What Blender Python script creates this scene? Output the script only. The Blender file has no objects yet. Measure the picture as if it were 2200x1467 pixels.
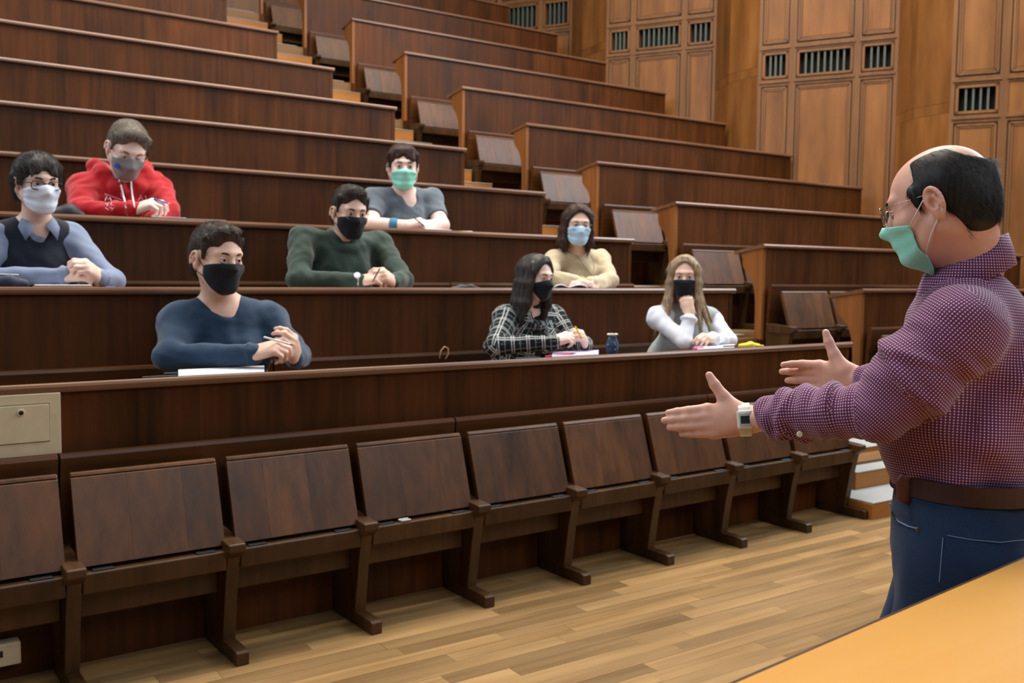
import bpy, bmesh, math, random
import numpy as np
from mathutils import Vector, Matrix, Quaternion

# ------------------------------------------------------------------ camera
scene = bpy.context.scene
COL = scene.collection
CF, CPIT, CROLL, CYAW, CH = 2080.83, .0693, .0121, .9663, 1.4     # focal length in px of the 2200 px frame
FW = np.array([math.cos(CYAW)*math.cos(CPIT), math.sin(CYAW)*math.cos(CPIT), -math.sin(CPIT)])
_rt = np.array([math.sin(CYAW), -math.cos(CYAW), 0.0]); _up = np.cross(_rt, FW)
CR = math.cos(CROLL)*_rt + math.sin(CROLL)*_up
CU = -math.sin(CROLL)*_rt + math.cos(CROLL)*_up
CC = np.array([0, 0, CH])
cam = bpy.data.cameras.new('camera'); camo = bpy.data.objects.new('camera', cam); COL.objects.link(camo)
cam.sensor_width = 36.0; cam.lens = 36.0*CF/2200.0; cam.clip_start = .05; cam.clip_end = 100
camo.matrix_world = Matrix(((CR[0], CU[0], -FW[0], 0), (CR[1], CU[1], -FW[1], 0), (CR[2], CU[2], -FW[2], CH), (0, 0, 0, 1)))
scene.camera = camo
cam.dof.use_dof = True; cam.dof.focus_distance = 1.98; cam.dof.aperture_fstop = 7.0
def ray(px, py): return FW + CR*(px-1100)/CF - CU*(py-733.5)/CF
def at(px, py, d): return CC + ray(px, py)*d                       # a point of the hall at depth d
def onz(px, py, z):
    r = ray(px, py); return CC + r*((z-CH)/r[2])

# ------------------------------------------------------------------ light
world = bpy.data.worlds.new('hall_ambient'); scene.world = world; world.use_nodes = True
bg = world.node_tree.nodes['Background']; bg.inputs[0].default_value = (1.0, .86, .72, 1); bg.inputs[1].default_value = .035
def area(name, loc, target, sx, sy, power, col):
    l = bpy.data.lights.new(name, 'AREA'); l.shape = 'RECTANGLE'; l.size = sx; l.size_y = sy; l.energy = power; l.color = col
    o = bpy.data.objects.new(name, l); COL.objects.link(o); o.location = loc
    o.rotation_euler = (Vector(target)-Vector(loc)).to_track_quat('-Z', 'Y').to_euler(); return o
area('window_light_side', (-5.5, 6.0, 6.0), (5, 6.0, 1.5), 9, 4.0, 430, (.80, .90, 1.0))
area('face_fill_front', (4.0, -4.5, 6.0), (4.0, 5.0, 1.2), 9, 3.2, 250, (.88, .94, 1.0))  # added fill to brighten the students' faces, no known window there
area('window_light_right', (11.5, 2.4, 7.4), (4.2, 5.6, 1.5), 7, 3.4, 820, (.82, .91, 1.0))
area('skylight', (4.2, 5.6, 9.4), (4.2, 6.2, 0), 10, 5, 1420, (1.0, .93, .84))
scene.view_settings.view_transform = 'Standard'; scene.view_settings.look = 'None'
scene.view_settings.exposure = 0.25; scene.view_settings.gamma = 1.0
scene.view_settings.use_curve_mapping = False

# ------------------------------------------------------------------ materials
MATS = {}
def srgb(r, g, b):
    f = lambda c: ((c/255+.055)/1.055)**2.4 if c/255 > .04045 else c/255/12.92
    return (f(r), f(g), f(b), 1)
def new_mat(name):
    m = bpy.data.materials.new(name); m.use_nodes = True; nt = m.node_tree
    b = nt.nodes['Principled BSDF']; MATS[name] = m; return m, nt, b
def node(nt, t, **kw):
    n = nt.nodes.new(t)
    for k, v in kw.items(): setattr(n, k, v)
    return n
def ramp(nt, fac, stops):
    r = node(nt, 'ShaderNodeValToRGB'); e = r.color_ramp.elements
    e[0].position, e[0].color = stops[0]; e[1].position, e[1].color = stops[-1]
    for p, c in stops[1:-1]:
        x = e.new(p); x.color = c
    nt.links.new(fac, r.inputs[0]); return r.outputs[0]
def mixc(nt, fac, a, b, mode='MIX'):
    m = node(nt, 'ShaderNodeMix'); m.data_type = 'RGBA'; m.blend_type = mode
    for s, v in ((m.inputs[0], fac), (m.inputs[6], a), (m.inputs[7], b)):
        if isinstance(v, (int, float, tuple)): s.default_value = v
        else: nt.links.new(v, s)
    return m.outputs[2]
def wood(name, light, dark, axis='Z', rough=.34, grain=1.0, tone=.35, bump=.06, coat=0.0, mott=.5, spec=.28):
    """Veneer with grain along an axis, mottled figure and a tone of its own for each board."""
    m, nt, b = new_mat(name)
    tc = node(nt, 'ShaderNodeTexCoord'); oi = node(nt, 'ShaderNodeObjectInfo')
    mp = node(nt, 'ShaderNodeMapping'); s = {'X': (1.2, 30, 30), 'Y': (30, 1.2, 30), 'Z': (30, 30, 1.2)}[axis]
    mp.inputs['Scale'].default_value = [v*grain for v in s]
    add = node(nt, 'ShaderNodeVectorMath', operation='MULTIPLY_ADD')
    nt.links.new(tc.outputs['Object'], add.inputs[0]); add.inputs[1].default_value = (1, 1, 1)
    cmb = node(nt, 'ShaderNodeCombineXYZ')
    mul = node(nt, 'ShaderNodeMath', operation='MULTIPLY'); mul.inputs[1].default_value = 37.0
    nt.links.new(oi.outputs['Random'], mul.inputs[0])
    for i in range(3): nt.links.new(mul.outputs[0], cmb.inputs[i])
    nt.links.new(cmb.outputs[0], add.inputs[2]); nt.links.new(add.outputs[0], mp.inputs[0])
    n1 = node(nt, 'ShaderNodeTexNoise'); n1.inputs['Scale'].default_value = 1.0; n1.inputs['Detail'].default_value = 5; n1.inputs['Roughness'].default_value = .62
    nt.links.new(mp.outputs[0], n1.inputs['Vector'])
    mp2 = node(nt, 'ShaderNodeMapping'); mp2.inputs['Scale'].default_value = {'X': (.7, 3, 3), 'Y': (3, .7, 3), 'Z': (3, 3, .7)}[axis]
    nt.links.new(add.outputs[0], mp2.inputs[0])
    n2 = node(nt, 'ShaderNodeTexNoise'); n2.inputs['Scale'].default_value = 1.6; n2.inputs['Detail'].default_value = 3
    nt.links.new(mp2.outputs[0], n2.inputs['Vector'])
    mx = node(nt, 'ShaderNodeMix'); mx.data_type = 'FLOAT'; mx.inputs[0].default_value = mott
    nt.links.new(n1.outputs[0], mx.inputs[2]); nt.links.new(n2.outputs[0], mx.inputs[3])
    c = ramp(nt, mx.outputs[0], [(.30, dark), (.70, light)])
    rr = node(nt, 'ShaderNodeMapRange'); rr.inputs[3].default_value = 1-tone; rr.inputs[4].default_value = 1+tone*.6
    nt.links.new(oi.outputs['Random'], rr.inputs[0])
    hs = node(nt, 'ShaderNodeHueSaturation'); nt.links.new(rr.outputs[0], hs.inputs['Value']); nt.links.new(c, hs.inputs['Color'])
    nt.links.new(hs.outputs[0], b.inputs['Base Color'])
    r2 = node(nt, 'ShaderNodeMapRange'); r2.inputs[3].default_value = rough-.05; r2.inputs[4].default_value = rough+.12
    nt.links.new(n2.outputs[0], r2.inputs[0]); nt.links.new(r2.outputs[0], b.inputs['Roughness'])
    if bump:
        bp = node(nt, 'ShaderNodeBump'); bp.inputs['Strength'].default_value = bump; bp.inputs['Distance'].default_value = .004
        nt.links.new(n1.outputs[0], bp.inputs['Height']); nt.links.new(bp.outputs[0], b.inputs['Normal'])
    b.inputs['Specular IOR Level'].default_value = spec; b.inputs['Coat Weight'].default_value = coat; b.inputs['Coat Roughness'].default_value = .25
    return m
def plain(name, col, rough=.6, metal=0.0, noise=0.0, scale=40, bump=0.0, sheen=0.0, spec=.5):
    m, nt, b = new_mat(name)
    b.inputs['Roughness'].default_value = rough; b.inputs['Metallic'].default_value = metal; b.inputs['Base Color'].default_value = col
    b.inputs['Specular IOR Level'].default_value = spec
    if sheen: b.inputs['Sheen Weight'].default_value = sheen; b.inputs['Sheen Roughness'].default_value = .5
    if noise or bump:
        tc = node(nt, 'ShaderNodeTexCoord'); n = node(nt, 'ShaderNodeTexNoise'); n.inputs['Scale'].default_value = scale; n.inputs['Detail'].default_value = 4
        nt.links.new(tc.outputs['Object'], n.inputs['Vector'])
        if noise:
            d = tuple(c*(1-noise) for c in col[:3])+(1,); l = tuple(min(1, c*(1+noise)) for c in col[:3])+(1,)
            nt.links.new(ramp(nt, n.outputs[0], [(.3, d), (.7, l)]), b.inputs['Base Color'])
        if bump:
            bp = node(nt, 'ShaderNodeBump'); bp.inputs['Strength'].default_value = bump; bp.inputs['Distance'].default_value = .003
            nt.links.new(n.outputs[0], bp.inputs['Height']); nt.links.new(bp.outputs[0], b.inputs['Normal'])
    return m
DESK_L, DESK_D = srgb(96, 51, 17), srgb(43, 22, 6)
wood('desk_panel_wood', DESK_L, DESK_D, 'Z', rough=.42, tone=.24, spec=.16)
wood('desk_top_wood', srgb(128, 88, 60), srgb(84, 52, 34), 'X', rough=.27, tone=.12, spec=.6)  # lighter than the panels: highlight along the desk edges put into the colour
wood('end_panel_wood', srgb(150, 92, 42), srgb(108, 62, 26), 'Z', rough=.42, tone=.12)
wood('bench_wood', srgb(94, 53, 22), srgb(46, 25, 9), 'X', rough=.34, tone=.15)
wood('seat_wood', srgb(106, 62, 23), srgb(46, 25, 8), 'Z', rough=.38, tone=.25, grain=.8, spec=.40)
wood('support_wood', srgb(84, 55, 28), srgb(43, 27, 12), 'Z', rough=.38, tone=.2)
wood('wall_panel_wood', srgb(150, 98, 50), srgb(104, 64, 29), 'Z', rough=.40, tone=.14, grain=.5, mott=.75)
wood('wall_frame_wood', srgb(138, 94, 55), srgb(98, 64, 36), 'Z', rough=.40, tone=.10, grain=.6)
wood('floor_wood', srgb(164, 130, 86), srgb(110, 82, 48), 'X', rough=.36, tone=.36, grain=.9, bump=.03)
wood('floor_base_wood', srgb(130, 94, 54), srgb(100, 70, 38), 'X', rough=.45, tone=.0)
wood('step_wood', srgb(180, 120, 58), srgb(144, 90, 40), 'X', rough=.42, tone=.1)
wood('table_wood', srgb(212, 158, 86), srgb(202, 146, 74), 'X', rough=.20, tone=0, grain=.4, bump=.0)
plain('carpet', srgb(150, 150, 148), rough=.95, noise=.35, scale=260, bump=.6)
plain('dark_metal', srgb(58, 58, 58), rough=.42, metal=.7)
plain('vent_metal', srgb(84, 88, 76), rough=.5, noise=.1)
plain('vent_shade', srgb(12, 16, 16), rough=.9)
plain('box_paint', srgb(206, 190, 158), rough=.5, noise=.05, scale=25)
plain('box_seam', srgb(60, 50, 40), rough=.7)
plain('black_plastic', srgb(16, 16, 18), rough=.35)
plain('white_label', srgb(222, 222, 222), rough=.6)

# ------------------------------------------------------------------ building helpers
def empty(name, loc=(0, 0, 0)):
    o = bpy.data.objects.new(name, None); COL.objects.link(o); o.location = loc; o.empty_display_size = .1; return o
def tag(o, label=None, cat=None, group=None, kind=None):
    for k, v in (('label', label), ('category', cat), ('group', group), ('kind', kind)):
        if v: o[k] = v
    return o
class MB:
    """Collects shapes and links them as one mesh object."""
    def __init__(s): s.v = []; s.f = []
    def add(s, v, f):
        n = len(s.v); s.v += [tuple(p) for p in v]; s.f += [tuple(i+n for i in q) for q in f]; return s
    def hexa(s, p):      # 8 points: bottom ring 0-3, top ring 4-7
        return s.add(p, [(3, 2, 1, 0), (4, 5, 6, 7), (0, 1, 5, 4), (1, 2, 6, 5), (2, 3, 7, 6), (3, 0, 4, 7)])
    def box(s, x0, x1, y0, y1, z0, z1, T=None):
        p = [(x0, y0, z0), (x1, y0, z0), (x1, y1, z0), (x0, y1, z0), (x0, y0, z1), (x1, y0, z1), (x1, y1, z1), (x0, y1, z1)]
        return s.hexa([T(*q) for q in p] if T else p)
    def prism(s, prof, x0, x1, T=None):   # (y, z) profile drawn out along x
        n = len(prof); p = [(x0, y, z) for y, z in prof]+[(x1, y, z) for y, z in prof]
        f = [tuple(range(n))[::-1], tuple(range(n, 2*n))]+[(i, (i+1) % n, (i+1) % n+n, i+n) for i in range(n)]
        return s.add([T(*q) for q in p] if T else p, f)
    def tube(s, pts, r, n=8, cap=True):
        pts = [Vector(p) for p in pts]; rs = r if isinstance(r, (list, tuple)) else [r]*len(pts)
        v = []; f = []; side = None
        for i, p in enumerate(pts):
            d = (pts[min(i+1, len(pts)-1)]-pts[max(i-1, 0)]).normalized()
            if side is None: side = d.orthogonal().normalized()
            side = (side-d*side.dot(d)).normalized(); up = d.cross(side)
            for k in range(n):
                a = 2*math.pi*k/n; v.append(p+(side*math.cos(a)+up*math.sin(a))*rs[i])
        for i in range(len(pts)-1):
            for k in range(n): f.append((i*n+k, i*n+(k+1) % n, (i+1)*n+(k+1) % n, (i+1)*n+k))
        if cap: f += [tuple(range(n))[::-1], tuple(range((len(pts)-1)*n, len(pts)*n))]
        return s.add(v, f)
    def build(s, name, mat, parent=None, smooth=False, bevel=0, seg=2):
        me = bpy.data.meshes.new(name); me.from_pydata([tuple(map(float, p)) for p in s.v], [], s.f)
        if bevel:
            bm = bmesh.new(); bm.from_mesh(me); bmesh.ops.recalc_face_normals(bm, faces=bm.faces)
            bmesh.ops.bevel(bm, geom=list(bm.edges), offset=bevel, segments=seg, affect='EDGES', clamp_overlap=True, profile=.5)
            bm.to_mesh(me); bm.free()
        else:
            bm = bmesh.new(); bm.from_mesh(me); bmesh.ops.recalc_face_normals(bm, faces=bm.faces); bm.to_mesh(me); bm.free()
        me.materials.append(MATS[mat])
        if smooth: me.polygons.foreach_set('use_smooth', [True]*len(me.polygons))
        o = bpy.data.objects.new(name, me); COL.objects.link(o)
        if parent: put(o, parent)
        return o
def put(o, parent):      # child that keeps its place
    o.parent = parent; o.matrix_parent_inverse = Matrix.Translation(parent.location).inverted() if parent.type == 'EMPTY' or parent.parent is None else Matrix.Identity(4)
    return o

# ------------------------------------------------------------------ plan of the hall
SC = .9333
def RY(k): return SC*(4.0116+.8625*(k-1)+.0152*(k-1)**2)     # front edge of desk row k
def RZ(k): return SC*(1.0803+.3196*(k-1)+.0186*(k-1)**2)     # its height
def PZ(k): return RZ(k)-.75 if k > 0 else 0.0                # floor of the row
def XE(y): return 5.8634-.1973*y                             # the left block ends at the aisle
def XR(y): return 7.1874-.1769*y                             # the right block begins
def XW(y): return 11.1522-.1639*y                            # and ends by the wall
PHI = .0257
def frame(block, k):
    y = RY(k)
    if block == 'L':
        c = 1/math.hypot(1, PHI); o = Vector((XE(y), y, 0)); ex = Vector((c, PHI*c, 0)); ey = Vector((-PHI*c, c, 0))
    else:
        o = Vector((XR(y), y, 0)); ex = Vector((1, 0, 0)); ey = Vector((0, 1, 0))
    return lambda a, b, z: tuple(o+ex*a+ey*b+Vector((0, 0, z)))
random.seed(7)
ORD = ['front', 'second', 'third', 'fourth', 'fifth', 'sixth', 'seventh', 'eighth', 'ninth', 'tenth', 'eleventh', 'twelfth']
S0, X0 = .5348, 1.1217            # pitch of the front seats and place of a support

# floor, tiers and aisle steps
fb = MB().box(-2.5, 9.5, -3, 3.9, -.12, -.006).build('floor', 'floor_base_wood'); tag(fb, kind='structure')
y = .7; rowi = 0; nplank = 0
PLANKS = {}
while y < 3.86:
    x = -.4+random.random()*.8 if y < 1.6 else .1-random.random()*.8
    xmax = 5.6
    while x < xmax:
        L = random.choice((.55, .7, .85, 1.0, 1.15))
        # only boards the photograph shows
        if x+L > .15+.25*(3.8-y)*0 and y > 1.0+.0*x:
            me = PLANKS.get(L)
            if me is None:
                bmx = MB().box(0, L-.0012, 0, .0755, -.006, 0); 
                me = bpy.data.meshes.new('plank'); me.from_pydata(bmx.v, [], bmx.f); me.materials.append(MATS['floor_wood']); PLANKS[L] = me
            o = bpy.data.objects.new('plank', me); COL.objects.link(o); o.location = (x, y, random.uniform(-.0006, .0004)); put(o, fb); o.location = (x, y, random.uniform(-.0006, .0004)); nplank += 1
        x += L
    y += .0765
for k in range(1, 12):
    y0, y1 = RY(k), RY(k+1)+.05
    o = MB().box(-2.5, 9.9, y0+.035, y1, PZ(k)-.5, PZ(k)-.03 if k else 0).build('floor_tier', 'floor_base_wood'); tag(o, kind='structure')
    o = MB().box(-2.5, XE(y0)-.02, y0+.035, y1, PZ(k)-.03, PZ(k)).build('floor_tier_boards', 'floor_wood'); tag(o, kind='structure')
    o = MB().box(XR(y0)+.02, 9.9, y0+.035, y1, PZ(k)-.03, PZ(k)).build('floor_tier_boards', 'floor_wood'); tag(o, kind='structure')
st = empty('aisle_stairs', (5.6, 3.4, 0)); tag(st, kind='structure')
def step(x0, x1, y0, y1, z0, z1):
    b = MB().box(x0, x1, y0, y1, z0, z1-.008).build('step', 'step_wood', st, bevel=.004)
    c = MB().box(x0+.004, x1, y0-.004, y1, z1-.008, z1).build('tread_carpet', 'carpet', st, bevel=.003)
z = 0.0; ya = 3.37
step(4.885, 6.50, ya, 4.2, -.02, .10); step(5.10, 6.50, ya+.27, 4.4, .10, .21)
for k in range(1, 11):
    y0, z0 = RY(k)+.06, PZ(k); dy = RY(k+1)-RY(k); dz = PZ(k+1)-PZ(k); n = 2 if dz < .42 else 3
    if k == 1: step(XE(y0)-.02, XR(y0)+.02, 3.98, RY(2)+.1, .15, z0+.004)
    for i in range(n):
        ys = RY(k)+.12+dy*(i+1)/n
        step(XE(ys)-.02, XR(ys)-.03, ys, ys+dy/n+.3, z0-.1, z0+dz*(i+1)/n)

# ------------------------------------------------------------------ desks
END_PROF = [(0, -.03), (.215, -.072), (.215, -.17), (.205, -.195), (.18, -.225), (.15, -.25), (.12, -.285), (.098, -.33), (.082, -.38), (.072, -.44), (.066, -.52), (.066, -.79), (0, -.79)]
TOP_PROF = [(-.022, -.032), (-.026, -.024), (-.026, -.013), (-.021, -.004), (-.012, 0), (.30, -.058), (.305, -.064), (.303, -.082), (.0, -.034)]
def desk_row(block, k):
    T = frame(block, k); z = RZ(k); y = RY(k)
    x0, x1 = (-(XE(y)+1.6), 0) if block == 'L' else (0, XW(y)-XR(y))
    if block == 'R' and k <= 4: x1 += 0
    root = empty('desk_row', T((x0+x1)/2, 0, PZ(k)))
    where = 'left block' if block == 'L' else 'block beyond the aisle'
    side = {('L', 1): 'below the students with laptops papers'}.get((block, k))
    if k == 1: lab = 'long dark wooden desk of the %s, front row' % where
    else: lab = 'long dark wooden desk of the %s, %s row from the front' % (where, ORD[k-1])
    tag(root, lab, 'desk', 'long wooden desk rows')
    zb = -(z-PZ(k-1)) if k > 1 else -z
    n = max(1, round((x1-x0)/1.28)); w = (x1-x0)/n
    for i in range(n):
        MB().box(x0+i*w+.0003, x0+(i+1)*w-.0003, 0, .022, z+zb, z-.026, T).build('front_panel', 'desk_panel_wood', root)
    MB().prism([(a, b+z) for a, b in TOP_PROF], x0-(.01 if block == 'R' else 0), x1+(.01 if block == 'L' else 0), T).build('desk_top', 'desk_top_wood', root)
    pr = [(a, b+z) for a, b in END_PROF]
    MB().prism([(a-.004 if a == 0 else a, b) for a, b in pr], *((x0, x0+.036) if block == 'R' else (x1-.036, x1)), T).build('end_panel', 'end_panel_wood' if block == 'R' else 'desk_panel_wood', root, bevel=.003)
    return root
for k in range(1, 11): desk_row('L', k)
for k in range(1, 12): desk_row('R', k)

# ------------------------------------------------------------------ benches: backrest, folding seats, supports
BACK_PROF = [(-.062, .0), (-.066, -.012), (-.060, -.06), (-.022, -.42), (.0, -.42), (-.024, -.03), (-.036, -.003), (-.048, .004)]
SUP_PROF = [(-.335, .415), (-.335, .395), (-.30, .34), (-.275, .25), (-.255, .12), (-.25, .05), (-.34, .042), (-.345, .0), (-.01, 0), (-.01, .42), (-.06, .44), (-.20, .436), (-.31, .432)]
def support(T, x, z0, label, group):
    root = empty('seat_support', T(x, -.15, z0)); tag(root, label, 'seat support', group)
    MB().prism([(a, b+z0) for a, b in [(-.262, .37), (-.235, .25), (-.215, .12), (-.205, .045), (-.01, .045), (-.01, .42), (-.24, .415)]], x-.024, x+.024, T).build('side_plank', 'support_wood', root, bevel=.003)
    MB().prism([(a, b+z0) for a, b in [(-.30, .428), (-.303, .40), (-.262, .37), (-.05, .37), (-.01, .45), (-.05, .446)]], x-.032, x+.032, T).build('arm_block', 'support_wood', root, bevel=.005)
    MB().prism([(a, b+z0) for a, b in [(-.345, 0), (-.345, .046), (-.33, .052), (-.02, .052), (-.02, 0)]], x-.024, x+.024, T).build('foot', 'support_wood', root, bevel=.004)
def seat(T, x0, x1, z0, label, group, down=False):
    root = empty('folding_seat', T((x0+x1)/2, -.16, z0)); tag(root, label, 'seat', group)
    g = .020; a, b = x0+g, x1-g; w = b-a
    # folded seat board: strips of veneer between rounded edges
    p0, p1 = Vector((-.205, .405)), Vector((-.112, .695))
    if down: p0, p1 = Vector((-.09, .43)), Vector((-.45, .44))
    d = (p1-p0).normalized(); nrm = Vector((-d.y, d.x))*(1 if not down else -1)
    nrm = Vector((-d[1], d[0]))
    cuts = [0, .27, .62, 1.0] if random.random() < .5 else [0, .36, .74, 1.0]
    for i in range(3):
        u0, u1 = a+w*cuts[i], a+w*cuts[i+1]
        prof = [p0, p0+nrm*.026, p1+nrm*.026-d*.008, p1+nrm*.018, p1+nrm*.006, p1-d*.008]
        MB().prism([(q[0], q[1]+z0) for q in prof], u0+(.0 if i == 0 else .0006), u1, T).build('seat_board', 'seat_wood', root, bevel=.0)
    cap = [p1-d*.002+nrm*.026, p1+d*.012+nrm*.022, p1+d*.016+nrm*.013, p1+d*.012+nrm*.004, p1-d*.002]
    MB().prism([(q[0], q[1]+z0) for q in cap], a, b, T).build('seat_edge', 'seat_wood', root, bevel=.003)
    MB().box(x0+.026, x1-.026, -.262, -.178, z0+.328, z0+.398, T).build('seat_rail', 'support_wood', root, bevel=.005)
    MB().box(x0+.026, x1-.026, -.165, -.140, z0+.222, z0+.322, T).build('lower_rail', 'support_wood', root, bevel=.003)
    for u in (a+.075, b-.075):
        h = MB(); h.box(u-.034, u+.034, -.252, -.19, z0+.3985, z0+.403, T)
        q = [p0-nrm*.004, p0+d*.05-nrm*.004, p0+d*.05, p0]
        h.prism([(c[0], c[1]+z0) for c in q], u-.034, u+.034, T)
        h.build('hinge', 'dark_metal', root, bevel=.0008, seg=1)
    return root
def bench(block, k, xs, per=3, seats=None, supports=None, seat_label=None, nback=None):
    """Seats of row k fixed before the desk panel of row k+1; xs are the places of the supports."""
    T = frame(block, k+1); z0 = PZ(k)
    zt = z0+.765-(.045 if block == 'L' and k == 1 else 0)
    root = empty('bench_back', T((xs[0]+xs[-1])/2, -.03, zt-.4))
    where = 'left block' if block == 'L' else 'block beyond the aisle'
    tag(root, 'dark wooden backrest %s, %s' % ('in the left block' if block == 'L' else 'beyond the aisle', 'behind the lowest folding seats' if k == 0 else 'seen above the %s desk row' % ORD[k-1]), 'backrest', 'bench backrests')
    cuts = nback or [xs[0]+i*(xs[-1]-xs[0])/max(1, round((xs[-1]-xs[0])/1.6)) for i in range(max(1, round((xs[-1]-xs[0])/1.6))+1)]
    for u0, u1 in zip(cuts, cuts[1:]):
        MB().prism([(a, b+zt) for a, b in BACK_PROF], u0+.004, u1-.004, T).build('back_panel', 'bench_wood', root, bevel=.0)
    for u in cuts[1:-1]:
        MB().box(u-.03, u+.03, -.022, -.001, zt-.42, zt-.004, T).build('stile', 'support_wood', root)
    return T, z0
T, z0 = bench('L', 0, [X0+S0*i-XE(RY(1)) for i in (-3, 7)], nback=[X0+S0*i-XE(RY(1)) for i in (-4, -1, 2, 5, 7)])
GR0 = 'folded wooden seats of the front row'; GS0 = 'seat supports of the front row'
XL = lambda i: X0+S0*i-XE(RY(1))
for i in range(-2, 8):
    support(T, XL(i), 0, 'dark wooden seat support of the front row, %s from the left' % ORD[i+2].replace('front', 'first') if i < 7 else 'dark wooden seat support closing the front row beside the aisle steps', GS0)
for i in range(-2, 7):
    n = i+2
    lab = ['folded wooden seat cut by the left picture edge, front row', 'folded wooden seat below the cream box, second of the front row',
           'folded wooden seat, third of the front row from the left', 'folded wooden seat with a white clip on its rail, front row',
           'folded wooden seat, fifth of the front row from the left', 'folded wooden seat, sixth of the front row, left of the outstretched hand',
           'folded wooden seat behind the outstretched fingers, front row', 'folded wooden seat behind the watch wrist, front row',
           'folded wooden seat at the aisle end of the front row'][n]
    seat(T, XL(i), XL(i+1), 0, lab, GR0)
c = MB(); c.box(XL(1)+.155, XL(1)+.158, -.258, -.232, .404, .408, T); c.box(XL(1)+.155, XL(1)+.20, -.258, -.252, .404, .408, T); c.box(XL(1)+.158, XL(1)+.20, -.238, -.232, .404, .408, T)
c.v = [tuple(p) for p in c.v]
tag(c.build('metal_clip', 'white_label'), 'small white clip lying on the rail of a folded seat', 'clip')
for k in range(1, 10):
    bench('L', k, [-(XE(RY(k+1))+1.6), -.02])
for k in range(0, 11):
    sp = .62; n = 4; T, z0 = bench('R', k, [.05, XW(RY(k+1))-XR(RY(k+1))-.1])
    if k == 0: continue
    for i in range(n): support(T, .075+sp*i, z0, 'wooden seat support beyond the aisle, %s desk row, %s from the aisle' % (ORD[k-1], ORD[i].replace('front', 'first')), 'seat supports beyond the aisle')
    for i in range(n-1): seat(T, .075+sp*i, .075+sp*(i+1), z0, 'folded wooden seat beyond the aisle, %s desk row, %s from the aisle' % (ORD[k-1], ['nearest', 'second', 'third'][i]), 'folded seats beyond the aisle')

# ------------------------------------------------------------------ right wall: saw-tooth bays with panels and vents
WR = empty('wall_right', (9.9, 9.0, 0)); tag(WR, kind='structure')
BAYS = [((8.748, 13.999), (9.62, 12.36), 5.31, 5.80, 1010, 1228), ((9.263, 11.085), (10.029, 9.644), 4.58, 4.99, 1302, 1538),
        ((9.671, 8.559), (10.452, 7.09), 3.86, 4.275, 1630, 1930), ((10.124, 6.204), (10.718, 5.087), 3.17, 3.57, 2045, 2330)]
def wall_frame(A, B):
    A = Vector((*A, 0)); B = Vector((*B, 0)); L = (B-A).length; ex = (B-A)/L; ey = Vector((-ex.y, ex.x, 0))
    if ey.x < 0: ey = -ey            # ey points into the wall
    return L, (lambda a, b, z: tuple(A+ex*a+ey*b+Vector((0, 0, z))))
def panel(T, x0, x1, z0, z1):
    """Raised field in a stepped moulding."""
    MB().box(x0+.050, x1-.050, .002, .03, z0+.050, z1-.050, T).build('panel', 'wall_panel_wood', WR, bevel=.004)
    for i, (o, d, t) in enumerate(((.0, -.010, .024), (.027, -.004, .020))):
        m = MB(); a0, a1, c0, c1 = x0+o, x1-o, z0+o, z1-o
        m.box(a0, a0+t, d, .02, c0, c1, T); m.box(a1-t, a1, d, .02, c0, c1, T); m.box(a0, a1, d, .02, c0, c0+t, T); m.box(a0, a1, d, .02, c1-t, c1, T)
        m.build('moulding', 'wall_frame_wood', WR)
def vent(T, x0, x1, z0, z1, n):
    fr = MB(); t = .03
    fr.box(x0, x1, -.012, .05, z1-t, z1, T); fr.box(x0, x1, -.012, .05, z0, z0+t, T); fr.box(x0, x0+t, -.012, .05, z0, z1, T); fr.box(x1-t, x1, -.012, .05, z0, z1, T)
    g = fr.build('vent_grille', 'wall_frame_wood', WR)
    MB().box(x0+t, x1-t, .09, .10, z0+t, z1-t, T).build('vent_shade_sheet', 'vent_shade', g)  # near-black sheet: the shade behind the slats put into its colour
    for i in range(1, n):
        u = x0+t+(x1-x0-2*t)*i/n
        MB().box(u-.011, u+.011, .005, .05, z0+t, z1-t, T).build('slat', 'vent_metal', g)
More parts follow.
